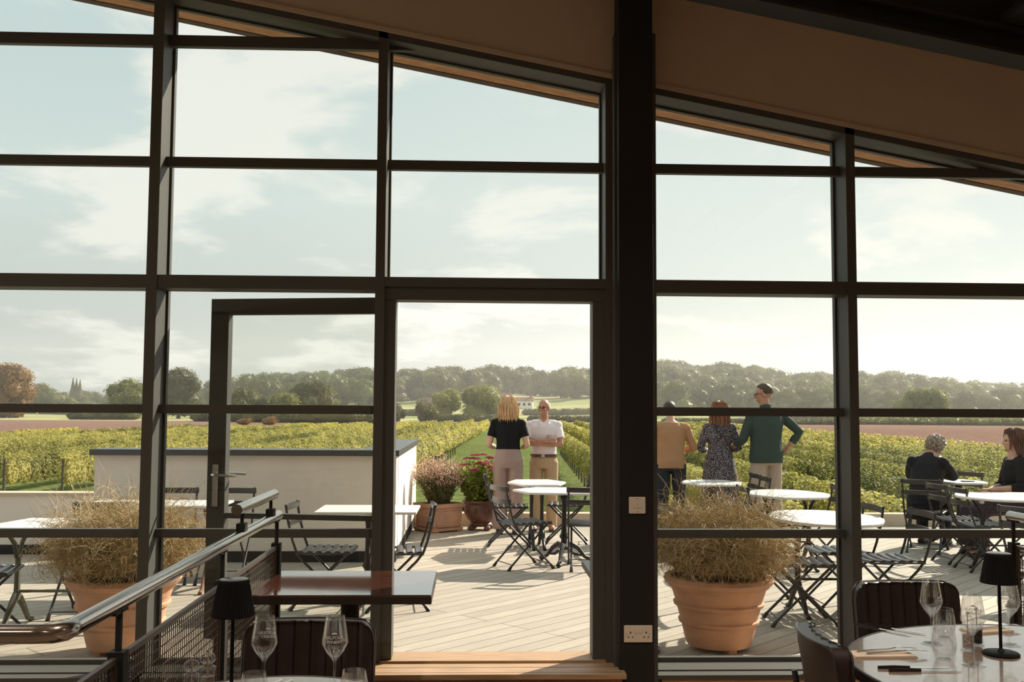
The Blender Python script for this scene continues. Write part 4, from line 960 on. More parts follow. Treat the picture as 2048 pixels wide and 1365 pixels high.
mill((-.735, 2.85, TZ), 'clear salt mill behind the pepper mill beside the left lamp', 'clear mills on the left table', 'salt')
mill((1.655, 3.33, TZ), 'clear mill with pinkish salt behind the front wine glass at right', 'clear mills on the right table', 'salt')
mill((1.722, 3.40, TZ), 'clear mill with dark peppercorns left of the right lamp stem', 'clear mills on the right table', 'pepper')
def table_lamp(loc, label, s_=1):
    t = thing('table_lamp', loc, 0, label, 'lamp', scale=s_)
    b = MB(); b.lathe([(0,0),(.056,0),(.057,.005),(.052,.009),(.012,.011),(.010,.014),(.0048,.022),(0,.022)], 40, cap=False); b.obj('base', MT['lamp'], t, smooth=True)
    b = MB(); b.tube([(0,0,.01),(0,0,.27)], .0052, 12); b.obj('pole', MT['lamp'], t, smooth=True)
    b = MB(); n = 80; vs = []
    for z, r in ((.228,.0555),(.231,.0565),(.318,.0395),(.322,.038)):
        for k in range(n): q = r+(.0010 if k % 2 else -.0010); a = 2*PI*k/n; vs.append((math.cos(a)*q, math.sin(a)*q, z))
    m_ = 4; b.add(vs, [(i*n+k, i*n+(k+1) % n, (i+1)*n+(k+1) % n, (i+1)*n+k) for i in range(m_-1) for k in range(n)]+[tuple((m_-1)*n+k for k in range(n))]); b.obj('lamp_shade', MT['lamp'], t)
    b = MB(); b.lathe([(0,.3215),(.037,.3215),(.037,.3235),(.033,.325),(0,.325)], 40, cap=False); b.obj('top_cap', MT['lampcap'], t, smooth=True)
table_lamp((-.652, 2.78, TZ), 'slim black ribbed table lamp on the left table, before the guard rail', 1.02)
table_lamp((1.735, 3.27, TZ), 'slim black ribbed table lamp on the right table', 1.02)
def knife(loc, rz, label, group):
    t = thing('knife', loc, rz, label, 'knife', group); b = MB()
    b.tube([(0,0,.004),(.05,0,.0045),(.10,0,.004)], [.0055,.0065,.005], 8, ry=[.0035,.004,.003]); b.obj('handle', MT['piping'] if 'dark' in label else MT['cutlery'], t, smooth=True)
    b = MB(); b.add([(.10,-.006,.003),(.20,-.0095,.003),(.225,-.003,.003),(.225,.002,.003),(.10,.005,.003),(.10,-.006,.0045),(.20,-.0095,.0045),(.225,-.003,.004),(.225,.002,.004),(.10,.005,.0045)], [(4,3,2,1,0),(5,6,7,8,9),(0,1,6,5),(1,2,7,6),(2,3,8,7),(3,4,9,8),(4,0,5,9)]); b.obj('blade', MT['cutlery'], t)
def fork(loc, rz, label, group, z=0):
    t = thing('fork', loc, rz, label, 'fork', group); b = MB()
    b.tube([(0,0,.005),(.05,0,.006),(.11,0,.007),(.14,0,.012)], [.0055,.004,.0026,.004], 8, ry=[.0016,.002,.002,.0016], up=(0,1,0)); b.obj('handle', MT['cutlery'], t, smooth=True)
    b = MB(); b.add([(.135,-.006,.0112),(.155,-.0125,.013),(.155,.0125,.013),(.135,.006,.0112),(.135,-.006,.0128),(.155,-.0125,.0146),(.155,.0125,.0146),(.135,.006,.0128)], [(3,2,1,0),(4,5,6,7),(0,1,5,4),(1,2,6,5),(2,3,7,6),(3,0,4,7)])
    for k in range(4):
        y = -.0108+k*.0072; b.beam((.154, y, .0138), (.205, y*.9, .010), .0028, .0016)
    b.obj('tines', MT['cutlery'], t)
def napkin(loc, rz, label, w=.21, d=.085, m=None):
    t = thing('napkin', loc, rz, label, 'napkin'); b = MB()
    for k in range(3): b.box(-w/2+.002*k, w/2-.003*k, -d/2, d/2-.002*k, .0005+.0022*k, .002+.0022*k)
    b.obj('folded_paper', m or MT['napkin'], t)
    return t
wn = mat('white napkin', (.80, .74, .64), .85)
napkin((1.335, 3.27, TZ), .02, 'kraft napkin under two forks at the left of the right table')
fork((1.26, 3.285, TZ+.006), .10, 'fork on the kraft napkin, farther of two, left of the right table', 'forks on the right table')
fork((1.28, 3.255, TZ+.006), .06, 'fork on the kraft napkin, nearer of two, left of the right table', 'forks on the right table')
knife((1.255, 3.10, TZ), -.01, 'dark handled knife left of the front tumbler, farther of two', 'knives on the right table')
knife((1.275, 3.065, TZ), .0, 'dark handled knife left of the front tumbler, nearer of two', 'knives on the right table')
knife((1.42, 3.72, TZ), -.92, 'dark handled knife near the far chair, left of two', 'knives on the right table')
knife((1.46, 3.72, TZ), -.80, 'dark handled knife near the far chair, right of two', 'knives on the right table')
napkin((1.87, 3.62, TZ), .25, 'kraft napkin behind the right lamp', .17); fork((1.80, 3.60, TZ+.006), .2, 'fork on the kraft napkin behind the right lamp', None)
napkin((1.66, 2.80, TZ), -.55, 'kraft napkin under forks in the bottom right corner')
fork((1.70, 2.72, TZ+.006), 2.25, 'fork with upright tines at the bottom right corner, left one', 'corner forks on the right table'); fork((1.735, 2.735, TZ+.006), 2.2, 'fork with upright tines at the bottom right corner, right one', 'corner forks on the right table')
knife((-.555, 2.98, TZ), -1.95, 'knife standing out behind the left tumbler, left of two', 'knives on the left table'); knife((-.525, 2.98, TZ), -1.95, 'knife standing out behind the left tumbler, right of two', 'knives on the left table')
napkin((-.36, 2.78, TZ), 1.2, 'white folded napkin under forks beside the right wine glass', .17, .09, wn)
fork((-.35, 2.83, TZ+.006), -1.9, 'fork on the white napkin, left one', 'forks on the left table'); fork((-.33, 2.82, TZ+.006), -1.95, 'fork on the white napkin, right one', 'forks on the left table')
# unseen warm fill lamps, added under the ceiling to brighten the room
for i, (x, y) in enumerate(((-3, 2.2), (0.3, 2.2), (3.4, 2.2), (-3, -2), (.3, -2), (3.4, -2))):
    t = thing('added_fill_lamp', (x, y, headz(x)+.745), 0, 'round warm fill lamp added out of view under the ceiling to brighten the room', 'light', 'added room fill lamps')
    b = MB(); b.tube([(0,0,0),(0,0,-.05)], .09, 24); b.obj('housing', MT['steel'], t)
    l = bpy.data.lights.new('fill_light', 'AREA'); l.shape = 'DISK'; l.size = .15; l.energy = 33; l.color = (1, .86, .72); l.spread = math.radians(125)
    lo = bpy.data.objects.new('fill_light', l); C.objects.link(lo); lo.parent = t; lo.location = (0, 0, -.06)
# ================================================================ PEOPLE
SKIN = mat('skin', (.62, .36, .25), .55, var=.1, scale=14); SKINTAN = mat('tanned skin', (.50, .25, .16), .5, var=.12, scale=14)
EYE = mat('dark eye', (.03, .02, .015), .3); TEETH = mat('teeth', (.8, .76, .7), .4)
def hairmat(n, c, c2): return mat(n, c, .5, var=.5, scale=60, stretch=(1, 1, .12), col2=c2, bump=.4, spec=.4)
def fused(b, name, m, parent, vox=.008, smooth=3):
    """overlapping closed volumes grown together into one continuous surface"""
    o = b.obj(name+'_raw', m); r = o.modifiers.new('r', 'REMESH'); r.mode = 'VOXEL'; r.voxel_size = vox; r.use_smooth_shade = True
    s_ = o.modifiers.new('s', 'SMOOTH'); s_.iterations = smooth; s_.factor = .5
    dg = bpy.context.evaluated_depsgraph_get(); me = bpy.data.meshes.new_from_object(o.evaluated_get(dg)); me.name = name
    bpy.data.objects.remove(o); me.materials.clear(); me.materials.append(m); me.polygons.foreach_set('use_smooth', [True]*len(me.polygons))
    q = bpy.data.objects.new(name, me); C.objects.link(q); q.parent = parent; return q
V = Vector
def hand(b, w, d, palmn, side, curl=.5, s=1):
    """palm, four fingers of unequal length and a thumb from the palm's side; w wrist, d direction, palmn palm normal"""
    d = V(d).normalized(); n = V(palmn); n = (n-d*n.dot(d)).normalized(); x = d.cross(n)*side
    b.tube([w-d*.01, w+d*.03*s, w+d*.085*s], [.026*s, .036*s, .034*s], 8, ry=[.017*s, .014*s, .012*s], up=x)
    for i, (o, l) in enumerate(((-.030, .062), (-.010, .078), (.010, .082), (.029, .072))):
        p = w+d*.078*s+x*o*s; q = [p]; dd = d.copy()
        for k in range(3): dd = (dd+n*curl*.55).normalized(); q.append(q[-1]+dd*l*s*(.42, .32, .26)[k])
        b.tube(q, [.0095*s, .009*s, .0082*s, .0068*s], 6)
    p = w+d*.025*s+x*.026*s; b.tube([p, p+(x*.8+d*.6).normalized()*.032*s, p+(x*.8+d*.6).normalized()*.03*s+(x*.2+d+n*.5).normalized()*.035*s], [.0125*s, .0105*s, .008*s], 6)
def head(b, c, yaw=0, pitch=0, s=1):
    T = Matrix.Translation(c) @ Matrix.Rotation(yaw, 4, 'Z') @ Matrix.Rotation(pitch, 4, 'X') @ Matrix.Scale(s, 4)
    b.T = T
    b.blob((0, -.012, .028), (.074, .094, .090), 18, 12); b.blob((0, .022, -.035), (.058, .066, .078), 14, 10); b.blob((0, .052, -.088), (.030, .026, .024), 10, 7)
    b.blob((0, .074, .022), (.052, .018, .014), 10, 6)
    b.tube([(0, .080, .020), (0, .098, -.010), (0, .103, -.028), (0, .084, -.036)], [.008, .011, .015, .010], 8)
    for q in (-1, 1):
        b.blob((q*.013, .092, -.032), (.009, .010, .008), 6, 4); b.blob((q*.075, -.008, -.008), (.010, .018, .031), 8, 6); b.blob((q*.040, .062, -.022), (.018, .02, .018), 8, 6)
    b.blob((0, .083, -.060), (.024, .010, .006), 8, 5); b.blob((0, .081, -.070), (.021, .010, .007), 8, 5)
    b.T = Matrix.Identity(4); return T
def face_parts(T, par, smile=False, glasses=None):
    b = MB(); b.T = T
    for q in (-1, 1): b.blob((q*.030, .078, .002), (.011, .007, .006), 8, 5)
    b.obj('eyes', EYE, par, smooth=True)
    if smile: b = MB(); b.T = T; b.tube([(-.019, .086, -.062), (-.010, .092, -.066), (0, .094, -.0675), (.010, .092, -.066), (.019, .086, -.062)], [.001, .0028, .0034, .0028, .001], 6); b.obj('teeth', TEETH, par)
    if glasses:
        b = MB(); b.T = T
        for q in (-1, 1):
            P = [(q*.034+.027*math.cos(a)*.95, .102+.0*abs(q), .002+.018*math.sin(a)) for a in [2*PI*k/14 for k in range(15)]]; b.tube(P, .0026, 5); b.tube([(q*.060, .102, .006), (q*.078, .07, .008), (q*.080, -.01, .004)], .0026, 5)
        b.tube([(-.008, .103, .006), (.008, .103, .006)], .0024, 5); b.obj('glasses', glasses, par)
def strands(par, T, m, n, length, seed, back=1.0, name='hair', wave=.009, front=.03, width=.0042):
    rr = random.Random(seed); b = MB(); b.T = T; b.blob((0, -.022, .036), (.086, .096, .100), 20, 14)
    b.tube([(0, -.03, .06), (0, -.035, .0), (0, -.045, -.07), (0, -.052, -.07-length*.38), (0, -.055, -.07-length*.62)], [.080, .092, .100, .096, .070], 18, ry=[.075, .078, .066, .052, .032], up=(1, 0, 0))
    for i in range(n):
        a = rr.uniform(-PI, PI); el_ = rr.uniform(.15, 1.5)
        dx, dy = math.sin(a), -math.cos(a)
        if dy > (.35 if front > .02 else -.05) and el_ < 1.0 or el_ > 1.25: continue
        p = V((dx*.086*math.cos(el_), -.020+dy*.097*math.cos(el_), .036+.101*math.sin(el_))); pts = [p]; L_ = length*rr.uniform(.75, 1.1); k = 7; ph = rr.uniform(0, 6)
        for j in range(k):
            out = max(0, .6-j*.22)
            p = p+V((dx*out+wave*60*math.sin(ph+j*1.3)*.3, dy*out+wave*60*math.cos(ph+j*1.1)*.3, -1+out*.6)).normalized()*(L_/k*(1.25-.2*out)); q = p.copy()
            rad = math.hypot(q.x, q.y+.03); m_r = .094 if q.z > -.13 else .088
            if rad < m_r: q.x *= m_r/max(rad, .03); q.y = (q.y+.03)*m_r/max(rad, .03)-.03
            pts.append(q)
        b.tube(pts, [width]*(k-1)+[width*.7, width*.2], 4, caps=False)
    return b.obj(name, m, par, smooth=True, ang=80)
def short_hair(par, T, m, bald=False, curly=0, seed=1, low=-.25, n=420):
    rr = random.Random(seed); b = MB(); b.T = T
    def inside(d):
        dx, dy, dz = d
        if dz < low: return False
        if dy > .15 and dz < .45+(.2 if dy > .5 else 0): return False
        if bald and (dz > .42 or dy > -.05 and dz > .1): return False
        return True
    nn, mm = 40, 26; vs = []
    for i in range(mm+1):
        for k in range(nn):
            th = PI*(i+.001)/(mm+.002); a = 2*PI*k/nn; d = V((math.sin(th)*math.cos(a), math.sin(th)*math.sin(a), -math.cos(th)))
            r_ = (1.045 if bald else 1.09)+.05*curly+.025*noise.noise(d*9+V((seed, 0, 0)))*(1+3*curly) if inside(d) else .93
            vs.append((d.x*.076*r_, -.012+d.y*.096*r_, .028+d.z*.092*r_))
    b.add(vs, [(i*nn+k, i*nn+(k+1) % nn, (i+1)*nn+(k+1) % nn, (i+1)*nn+k) for i in range(mm) for k in range(nn)])
    for i in range(n if curly else 0):
        a = rr.uniform(-PI, PI); el_ = math.asin(rr.uniform(low, 1)); dx, dy = math.sin(a)*math.cos(el_), -math.cos(a)*math.cos(el_); dz = math.sin(el_)
        if dy > .15 and dz < .45+(.2 if dy > .5 else 0): continue
        if bald and (dz > .42 or dy > -.05 and dz > .1): continue
        r_ = 1.02+curly*rr.uniform(0, .25); c_ = V((dx*.077*r_, -.012+dy*.096*r_, .028+dz*.094*r_)); b.blob(c_, (.013+curly*.012,)*3, 6, 4, .15)
    return b.obj('hair', m, par, smooth=True)
def person(loc, rz, label, s=1):
    return thing('person', loc, rz, label, 'person', scale=s)
def torso_pts(lean=(0, 0), base=.92):
    lx, ly = lean; f = lambda z: (lx*(z-base)/.5, ly*(z-base)/.5)
    return [V((f(z)[0], f(z)[1], z)) for z in (.86, .95, 1.06, 1.18, 1.30, 1.40, 1.455, 1.49)]
TR = dict(m=([.166,.168,.150,.152,.172,.178,.120,.060], [.105,.118,.108,.112,.125,.110,.075,.055]), f=([.150,.175,.135,.132,.155,.155,.095,.050], [.105,.120,.100,.105,.118,.098,.065,.048]))
def body(t, sex, lean, arms, legs, headc, yaw, pitch, m, hands=True, hs=1):
    b = MB(); rx, ry = TR[sex]; P = torso_pts(lean); b.tube(P, rx, 16, ry=ry, up=(1, 0, 0))
    b.tube([P[-2], P[-1], V(headc)+V((0, -.015, -.05))], [.066, .056, .052], 12)
    for side, (sh, el_, wr, hd, pn) in arms.items():
        b.tube([V(sh)-V((0, 0, .02)), V(sh).lerp(V(el_), .5), el_, V(el_).lerp(V(wr), .35), wr], [.036, .046, .039, .040, .026], 10); hand(b, V(wr), hd, pn, side, .35)
    for hip, kn, an, toe in legs:
        b.tube([hip, V(hip).lerp(V(kn), .5), kn, V(kn).lerp(V(an), .35), an], [.060, .075, .055, .055, .038], 12)
        b.tube([V(an), V(an)+V(toe)*.08+V((0,0,-.035)), V(an)+V(toe)*.17+V((0,0,-.045))], [.038, .036, .026], 8)
    T = head(b, V(headc), yaw, pitch, hs); fused(b, 'body', m, t, .007, 2); return T
def garment(t, name, m, sex, lean, arms, z0i=0, grow=.014, sleeve=1.0, extra=None, hem=0, vox=.009, cuff=.0, top=6):
    b = MB(); rx, ry = TR[sex]; P = torso_pts(lean)[z0i:top+1]; g1 = [r+grow for r in rx[z0i:top+1]]; g2 = [r+grow for r in ry[z0i:top+1]]
    if hem: P = [P[0]-V((0, 0, hem))]+P; g1 = [g1[0]+.006]+g1; g2 = [g2[0]+.006]+g2
    b.tube(P, g1, 18, ry=g2, up=(1, 0, 0))
    for side, (sh, el_, wr, *_q) in arms.items():
        sh, el_, wr = V(sh), V(el_), V(wr); k_ = .92 if sex == 'f' else 1; c0_ = V((0, P[-1].y, sh.z+.012)); b.tube([c0_.lerp(sh, .35), c0_.lerp(sh, .75), sh+V((0, 0, -.012))], [.062*k_, .064*k_, .050*k_], 12); b.blob(sh+V((0, 0, -.012)), .066*k_, 12, 8)
        s0 = sh+V((0, 0, -.012))
        if sleeve <= 1: e = sh.lerp(el_, sleeve); b.tube([s0, s0.lerp(e, .35), e], [.050*k_, .061*k_, .063*k_], 12)
        else: q = sleeve-1; b.tube([s0, s0.lerp(el_, .2), sh.lerp(el_, .5), el_, el_.lerp(wr, q*.5), el_.lerp(wr, q)], [.050*k_, .060*k_, .058, .054, .050, .042], 12)
    if extra: extra(b)
    return fused(b, name, m, t, vox, 3)
def trousers(t, name, m, legs, flare=0, zt=1.0, lean=0, vox=.010, tw=.165, hipw=.192):
    b = MB(); b.tube([(0, lean, .84), (0, lean, .93), (0, lean, zt-.04), (0, lean, zt)], [hipw-.012, hipw, tw+.008, tw], 18, ry=[.12, .136, .124, .116], up=(1, 0, 0))
    for hip, kn, an, toe in legs:
        hip, kn, an = V(hip), V(kn), V(an); b.tube([hip+V((0, 0, .02)), hip.lerp(kn, .5), kn, kn.lerp(an, .5), an-V((0, 0, .03*(1 if flare else .3)))], [.098, .092+flare*.2, .078+flare*.5, .074+flare*.8, .068+flare], 14)
    return fused(b, name, m, t, vox, 3)
def shoes(t, m, legs, s=1):
    for hip, kn, an, toe in legs:
        an = V(an); toe = V(toe).normalized(); b = MB(); b.T = Matrix.Translation((an.x, an.y, 0)) @ Matrix.Rotation(math.atan2(toe.y, toe.x)-PI/2, 4, 'Z')
        b.tube([(0, -.075, .035), (0, -.03, .05), (0, .04, .045), (0, .12, .032), (0, .175, .022)], [.034, .042, .042, .045, .026], 12, ry=[.032, .048, .042, .030, .020], up=(1, 0, 0)); b.box(-.04, .04, -.09, .165, 0, .014); b.obj('shoe', m, t, smooth=True)
def belt(t, m, z, rx, ry, y=0):
    b = MB(); n = 32; b.add([(math.cos(2*PI*k/n)*r1, y+math.sin(2*PI*k/n)*r2, zz) for zz in (z-.018, z+.018) for (r1, r2) in ((rx, ry), (rx+.006, ry+.006)) for k in range(n)],
        [(k, (k+1) % n, 2*n+(k+1) % n, 2*n+k) for k in range(n)]+[(n+k, n+(k+1) % n, 3*n+(k+1) % n, 3*n+k) for k in range(n)]+[(2*n+k, 2*n+(k+1) % n, 3*n+(k+1) % n, 3*n+k) for k in range(n)]+[(k, (k+1) % n, n+(k+1) % n, n+k) for k in range(n)]); b.obj('belt', m, t)
    MB().box(-.022, .022, y+ry+.002, y+ry+.012, z-.02, z+.02).obj('buckle', MT['brass'], t)
def legs_std(w=.095, dy=0, foot=.0):
    return [((-w, dy, .90), (-w-.005, dy+.02, .49), (-w-.01, dy-.01, .09), (-.12, 1, 0)), ((w, dy, .90), (w+.005, dy+.02, .49), (w+.01, dy-.01, .09), (.12, 1, 0))]
cloth = lambda n, c, **k: mat(n, c, .8, spec=.2, bump=.25, bscale=30, **k)
shoeb = mat('dark shoe leather', (.03, .022, .018), .4); shoebr = mat('brown shoe leather', (.10, .05, .03), .45)
# 1 blonde woman from behind
t = person((.43, 12.66, 0), -.10, 'woman with blonde hair seen from behind in black cropped tee and mauve wide trousers', .985)
arms = {1: (V((.175, 0, 1.415)), V((.245, -.03, 1.13)), V((.17, .19, 1.09)), (-.5, .8, 0), (0, 0, 1)), -1: (V((-.175, 0, 1.415)), V((-.245, -.03, 1.13)), V((-.17, .19, 1.09)), (.5, .8, 0), (0, 0, 1))}
lg = legs_std(.095); T = body(t, 'f', (0, 0), arms, lg, (0, .02, 1.635), -.12, .03, SKIN)
garment(t, 'black_tee', cloth('black cotton', (.010, .010, .011)), 'f', (0, 0), arms, 2, .020, .62, hem=-.03)
trousers(t, 'wide_trousers', mat('mauve satin', (.36, .25, .22), .38, spec=.5, bump=.5, bscale=5, var=.1, scale=4), lg, .028, 1.11, tw=.148)
shoes(t, shoeb, lg); strands(t, T, hairmat('blonde hair', (.80, .55, .32), (.50, .29, .14)), 1300, .22, 3); face_parts(T, t)
# 2 man with crossed arms
t = person((.905, 12.98, 0), PI-.14, 'smiling bald man in white short sleeved shirt with arms crossed, khaki trousers', .96)
arms = {1: (V((.19, 0, 1.425)), V((.235, .10, 1.17)), V((-.03, .235, 1.215)), (-1, -.1, .05), (0, -1, 0)), -1: (V((-.19, 0, 1.425)), V((-.235, .10, 1.165)), V((.04, .205, 1.165)), (1, -.1, .1), (0, -1, 0))}
lg = legs_std(.10); T = body(t, 'm', (0, 0), arms, lg, (0, .03, 1.65), -.32, .02, SKINTAN)
shirt = cloth('pinkish white shirt', (.82, .74, .75)); garment(t, 'white_shirt', shirt, 'm', (0, 0), arms, 2, .020, .72, hem=.05)
b = MB()
for q in (-1, 1): b.add([(0, .075, 1.455), (q*.07, .062, 1.515), (q*.075, .098, 1.45), (q*.035, .118, 1.415), (0, .083, 1.452), (q*.07, .070, 1.512), (q*.075, .106, 1.447), (q*.035, .126, 1.412)], [(0,1,2,3),(7,6,5,4),(0,4,5,1),(1,5,6,2),(2,6,7,3),(3,7,4,0)])
b.obj('collar', shirt, t)
kh = cloth('khaki cotton', (.52, .36, .22), var=.08, scale=4); trousers(t, 'khaki_trousers', kh, lg, .004, 1.02); belt(t, shoebr, 1.012, .178, .132); shoes(t, shoebr, lg)
MB().box(-.11, -.055, .148, .156, 1.272, 1.280).obj('pocket_pen', shoeb, t)
face_parts(T, t, True, mat('black glasses frame', (.01, .01, .01), .3)); short_hair(t, T, mat('white cropped hair', (.62, .58, .54), .8), bald=True)
# 3 tan shirt man
x3 = atY(1340, 860, 12.5).x
t = person((x3, 12.45, 0), -.12, 'man seen from behind in a tan shirt and dark jeans, beside the steel column', .965)
arms = {1: (V((.195, .02, 1.40)), V((.30, .06, 1.12)), V((.17, .26, 1.10)), (-.8, .5, 0), (0, 0, 1)), -1: (V((-.195, .02, 1.40)), V((-.30, .10, 1.13)), V((-.15, .28, 1.12)), (.8, .5, 0), (0, 0, 1))}
lg = legs_std(.10); T = body(t, 'm', (0, .06), arms, lg, (.0, .12, 1.615), -.5, -.15, SKIN)
garment(t, 'tan_shirt', cloth('tan linen', (.46, .25, .13), var=.08, scale=10), 'm', (0, .06), arms, 0, .026, 1.75)
trousers(t, 'dark_jeans', cloth('navy denim', (.022, .028, .040)), lg, .006, 1.0); shoes(t, shoeb, lg); short_hair(t, T, hairmat('dark hair', (.09, .06, .045), (.03, .02, .015)), seed=4); face_parts(T, t)
# 4 floral dress woman
def dotmat():
    m = cloth('dark dress with white flecks', (.03, .025, .04)); tr = m.node_tree; b = tr.nodes['Principled BSDF']; c = tr.nodes.new('ShaderNodeTexCoord'); v = tr.nodes.new('ShaderNodeTexVoronoi'); v.inputs['Scale'].default_value = 95
    n = tr.nodes.new('ShaderNodeTexNoise'); n.inputs['Scale'].default_value = 60; ad = tr.nodes.new('ShaderNodeMath'); ad.operation = 'MULTIPLY_ADD'; ad.inputs[1].default_value = .35; tr.links.new(n.outputs[0], ad.inputs[0]); tr.links.new(v.outputs['Distance'], ad.inputs[2])
    tr.links.new(c.outputs['Object'], v.inputs['Vector']); r = tr.nodes.new('ShaderNodeValToRGB'); r.color_ramp.elements[0].position = .50; r.color_ramp.elements[1].position = .56; r.color_ramp.elements[0].color = (.62, .56, .56, 1); r.color_ramp.elements[1].color = (.032, .026, .042, 1)
    tr.links.new(ad.outputs[0], r.inputs[0]); tr.links.new(r.outputs[0], b.inputs['Base Color']); return m
x4 = atY(1439, 860, 12.5).x
t = person((x4, 12.5, 0), -.15, 'woman with auburn hair seen from behind in a dark dress with white flecks', .96)
arms = {1: (V((.165, 0, 1.41)), V((.245, .0, 1.13)), V((.13, .20, 1.12)), (-.6, .7, .1), (0, 0, 1)), -1: (V((-.165, 0, 1.41)), V((-.255, .0, 1.12)), V((-.14, .20, 1.10)), (.6, .7, .1), (0, 0, 1))}
lg = legs_std(.08); T = body(t, 'f', (0, .02), arms, lg, (0, .04, 1.625), .15, -.03, SKIN)
def skirt(b): b.tube([(0, 0, 1.14), (0, 0, 1.02), (0, 0, .80), (0, 0, .55), (0, 0, .30)], [.14, .18, .225, .245, .27], 20, ry=[.11, .145, .18, .20, .22], up=(1, 0, 0))
garment(t, 'flecked_dress', dotmat(), 'f', (0, .02), arms, 1, .018, 1.55, extra=skirt)
b = MB(); b.tube([(-.085, .05, 1.50), (-.10, -.075, 1.46), (-.03, -.128, 1.36), (.06, -.138, 1.25), (.125, -.115, 1.15), (.165, -.04, 1.08)], .007, 6); b.obj('shoulder_strap', shoeb, t, smooth=True)
shoes(t, shoeb, lg); strands(t, T, hairmat('auburn hair', (.42, .19, .09), (.16, .07, .04)), 600, .24, 9); face_parts(T, t)
# 5 tall man in green shirt
def checkmat():
    m = cloth('dark green check cotton', (.03, .07, .055)); tr = m.node_tree; b = tr.nodes['Principled BSDF']; c = tr.nodes.new('ShaderNodeTexCoord'); w_ = tr.nodes.new('ShaderNodeTexWave'); w_.bands_direction = 'Z'; w_.inputs['Scale'].default_value = 55
    tr.links.new(c.outputs['Object'], w_.inputs[0]); r = tr.nodes.new('ShaderNodeValToRGB'); r.color_ramp.elements[0].position = .3; r.color_ramp.elements[1].position = .9; r.color_ramp.elements[0].color = (.020, .034, .030, 1); r.color_ramp.elements[1].color = (.080, .115, .100, 1); tr.links.new(w_.outputs['Fac'], r.inputs[0]); tr.links.new(r.outputs[0], b.inputs['Base Color']); return m
x5 = atY(1532, 860, 12.3).x; GS = checkmat()
t = person((x5, 12.3, 0), .30, 'tall man seen from behind in dark green shirt and glasses, hand on hip', 1.07)
arms = {1: (V((.20, -.02, 1.41)), V((.39, -.10, 1.21)), V((.235, -.06, 1.02)), (-.5, .3, -.6), (-1, 0, 0)), -1: (V((-.20, .0, 1.41)), V((-.27, .06, 1.13)), V((-.27, .28, 1.03)), (-.2, .9, 0), (0, 0, 1))}
lg = [((-.095, 0, .90), (-.11, .05, .49), (-.12, .0, .09), (-.2, 1, 0)), ((.095, 0, .90), (.10, .0, .49), (.10, -.05, .09), (.2, 1, 0))]
T = body(t, 'm', (0, .01), arms, lg, (-.01, .03, 1.655), .95, -.10, SKINTAN)
garment(t, 'green_shirt', GS, 'm', (0, .01), arms, 0, .042, 1.62, hem=.0)
b = MB(); b.tube([(0, -.005, 1.475), (0, .005, 1.525)], [.078, .070], 16, ry=[.07, .062], up=(1, 0, 0)); b.obj('shirt_collar', GS, t, smooth=True)
trousers(t, 'grey_trousers', cloth('pale grey brown wool', (.46, .37, .30)), lg, .012, .98); shoes(t, shoeb, lg)
short_hair(t, T, hairmat('brown receding hair', (.11, .06, .04), (.05, .03, .02)), seed=6); face_parts(T, t, False, mat('dark glasses frame', (.01, .01, .01), .3))
# seated figures
def seated(loc, rz, label, lean, sex, headc, yaw, pitch, arms, skin, s=1, seat=.47):
    t = person(loc, rz, label, s); b = MB(); rx, ry = TR[sex]; P = [V((0, p.y*1, p.z-.92+seat+.02)) for p in torso_pts((0, 0))]; P = [V((0, lean*((p.z-seat)/.5)**1.3 if p.z > seat else 0, p.z)) for p in P]
    b.tube(P, rx, 16, ry=ry, up=(1, 0, 0)); b.tube([P[-2], P[-1], V(headc)+V((0, -.02, -.05))], [.066, .056, .05], 12)
    for side, (sh, el_, wr, hd, pn) in arms.items(): b.tube([sh, V(sh).lerp(V(el_), .5), el_, V(el_).lerp(V(wr), .4), wr], [.052, .046, .039, .038, .026], 10); hand(b, V(wr), hd, pn, side, .5)
    lg = [((q*.09, .02, seat+.08), (q*.12, .44, seat+.07), (q*.13, .42, .09), (0, 1, 0)) for q in (-1, 1)]
    for hip, kn, an, toe in lg: b.tube([hip, V(hip).lerp(V(kn), .5), kn, V(kn).lerp(V(an), .4), an], [.088, .078, .058, .054, .038], 12); b.tube([V(an), V(an)+V(toe)*.1+V((0, 0, -.04)), V(an)+V(toe)*.17+V((0, 0, -.05))], [.038, .034, .026], 8)
    T = head(b, V(headc), yaw, pitch); fused(b, 'body', skin, t, .008, 2); return t, T, P, lg
arms = {1: (V((.160, .22, .955)), V((.235, .38, .80)), V((.04, .56, .80)), (-.7, .6, .1), (0, 0, -1)), -1: (V((-.160, .22, .955)), V((-.245, .38, .80)), V((-.06, .54, .80)), (.7, .6, .1), (0, 0, -1))}
t, T, P, lg = seated((5.16, 11.34, 0), ang(.62, .78), 'grey haired man in dark jacket seated with his back to us at the far table', .30, 'm', (.03, .45, 1.115), -.25, -.75, arms, SKINTAN, 1.02)
b = MB(); b.tube([P[0]-V((0, 0, .10))]+P[:7], [.20,.185,.19,.175,.18,.185,.15,.09], 18, ry=[.15,.14,.145,.135,.14,.145,.115,.08], up=(1, 0, 0))
for q, (sh, el_, wr, *_r) in arms.items(): b.blob(sh+V((0, 0, -.005)), .074, 14, 10); b.tube([P[5].lerp(sh, .5), sh+V((0, 0, -.01)), sh.lerp(el_, .5), el_, el_.lerp(wr, .75)], [.070, .070, .068, .062, .048], 12)
fused(b, 'dark_jacket', cloth('black wool', (.010, .011, .015)), t, .010, 3)
b = MB(); b.tube([(0, .0, .50), (0, .02, .60)], [.17, .165], 16, ry=[.13, .12], up=(1, 0, 0))
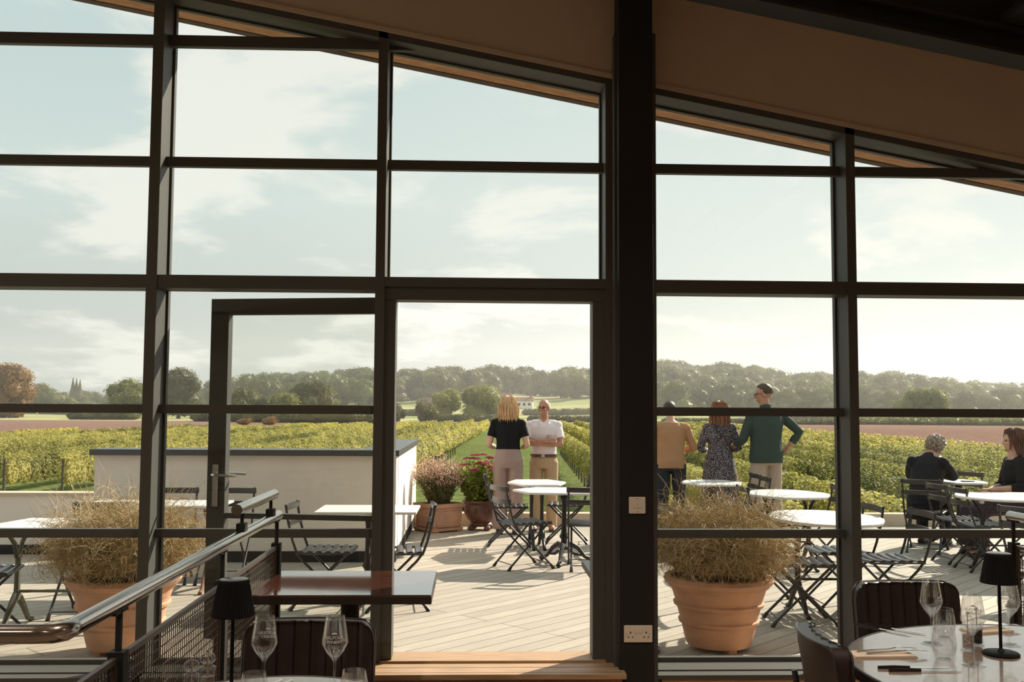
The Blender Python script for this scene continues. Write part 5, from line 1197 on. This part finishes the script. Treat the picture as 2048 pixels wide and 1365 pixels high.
for hip, kn, an, toe in lg: b.tube([hip, V(hip).lerp(V(kn), .5), kn, V(kn).lerp(V(an), .5), an], [.100, .092, .078, .070, .064], 12)
fused(b, 'dark_trousers', cloth('charcoal trousers', (.014, .014, .016)), t, .010, 3); shoes(t, shoeb, lg); short_hair(t, T, hairmat('grey curly hair', (.45, .36, .28), (.16, .11, .08)), curly=1, seed=8, low=-.85, n=650); face_parts(T, t)
arms = {1: (V((.165, .02, .99)), V((.22, .08, .73)), V((.05, .30, .69)), (-.6, .7, 0), (0, 0, -1)), -1: (V((-.165, .02, .99)), V((-.22, .08, .73)), V((-.05, .32, .70)), (.6, .7, 0), (0, 0, -1))}
xw7 = atY(2036, 980, 10.8).x
t, T, P, lg = seated((xw7, 10.75, 0), ang(-1, .10), 'woman in black seated in profile at the right edge, hands in her lap', .05, 'f', (0, .07, 1.22), .0, -.08, arms, SKIN, 1.03)
b = MB(); b.tube([P[0]-V((0, 0, .04))]+P[:7], [.19,.185,.20,.165,.165,.18,.175,.11], 18, ry=[.15,.14,.15,.13,.14,.14,.12,.08], up=(1, 0, 0))
for q, (sh, el_, wr, *_r) in arms.items(): b.tube([P[5].lerp(sh, .4), sh, sh.lerp(el_, .5), el_, el_.lerp(wr, .3)], [.08, .078, .075, .068, .060], 12)
fused(b, 'black_top', cloth('black jersey', (.010, .010, .012)), t, .010, 3)
b = MB(); b.tube([(0, -.02, .56), (0, .15, .55), (0, .36, .53), (0, .48, .46), (0, .50, .25), (0, .50, .12)], [.20, .21, .23, .24, .25, .26], 18, ry=[.13, .12, .12, .12, .13, .14], up=(1, 0, 0)); fused(b, 'plum_skirt', cloth('plum cloth', (.035, .020, .030)), t, .012, 3)
shoes(t, shoeb, lg); strands(t, T, hairmat('dark auburn hair', (.20, .085, .05), (.06, .03, .02)), 700, .20, 12, front=0); face_parts(T, t)
b = MB(); b.T = T
for k in range(9): b.blob((R.uniform(.072, .088), -.03+R.uniform(-.022, .022), .03+k*.009-.03), .007, 6, 4)
b.obj('hair_clip', TEETH, t)
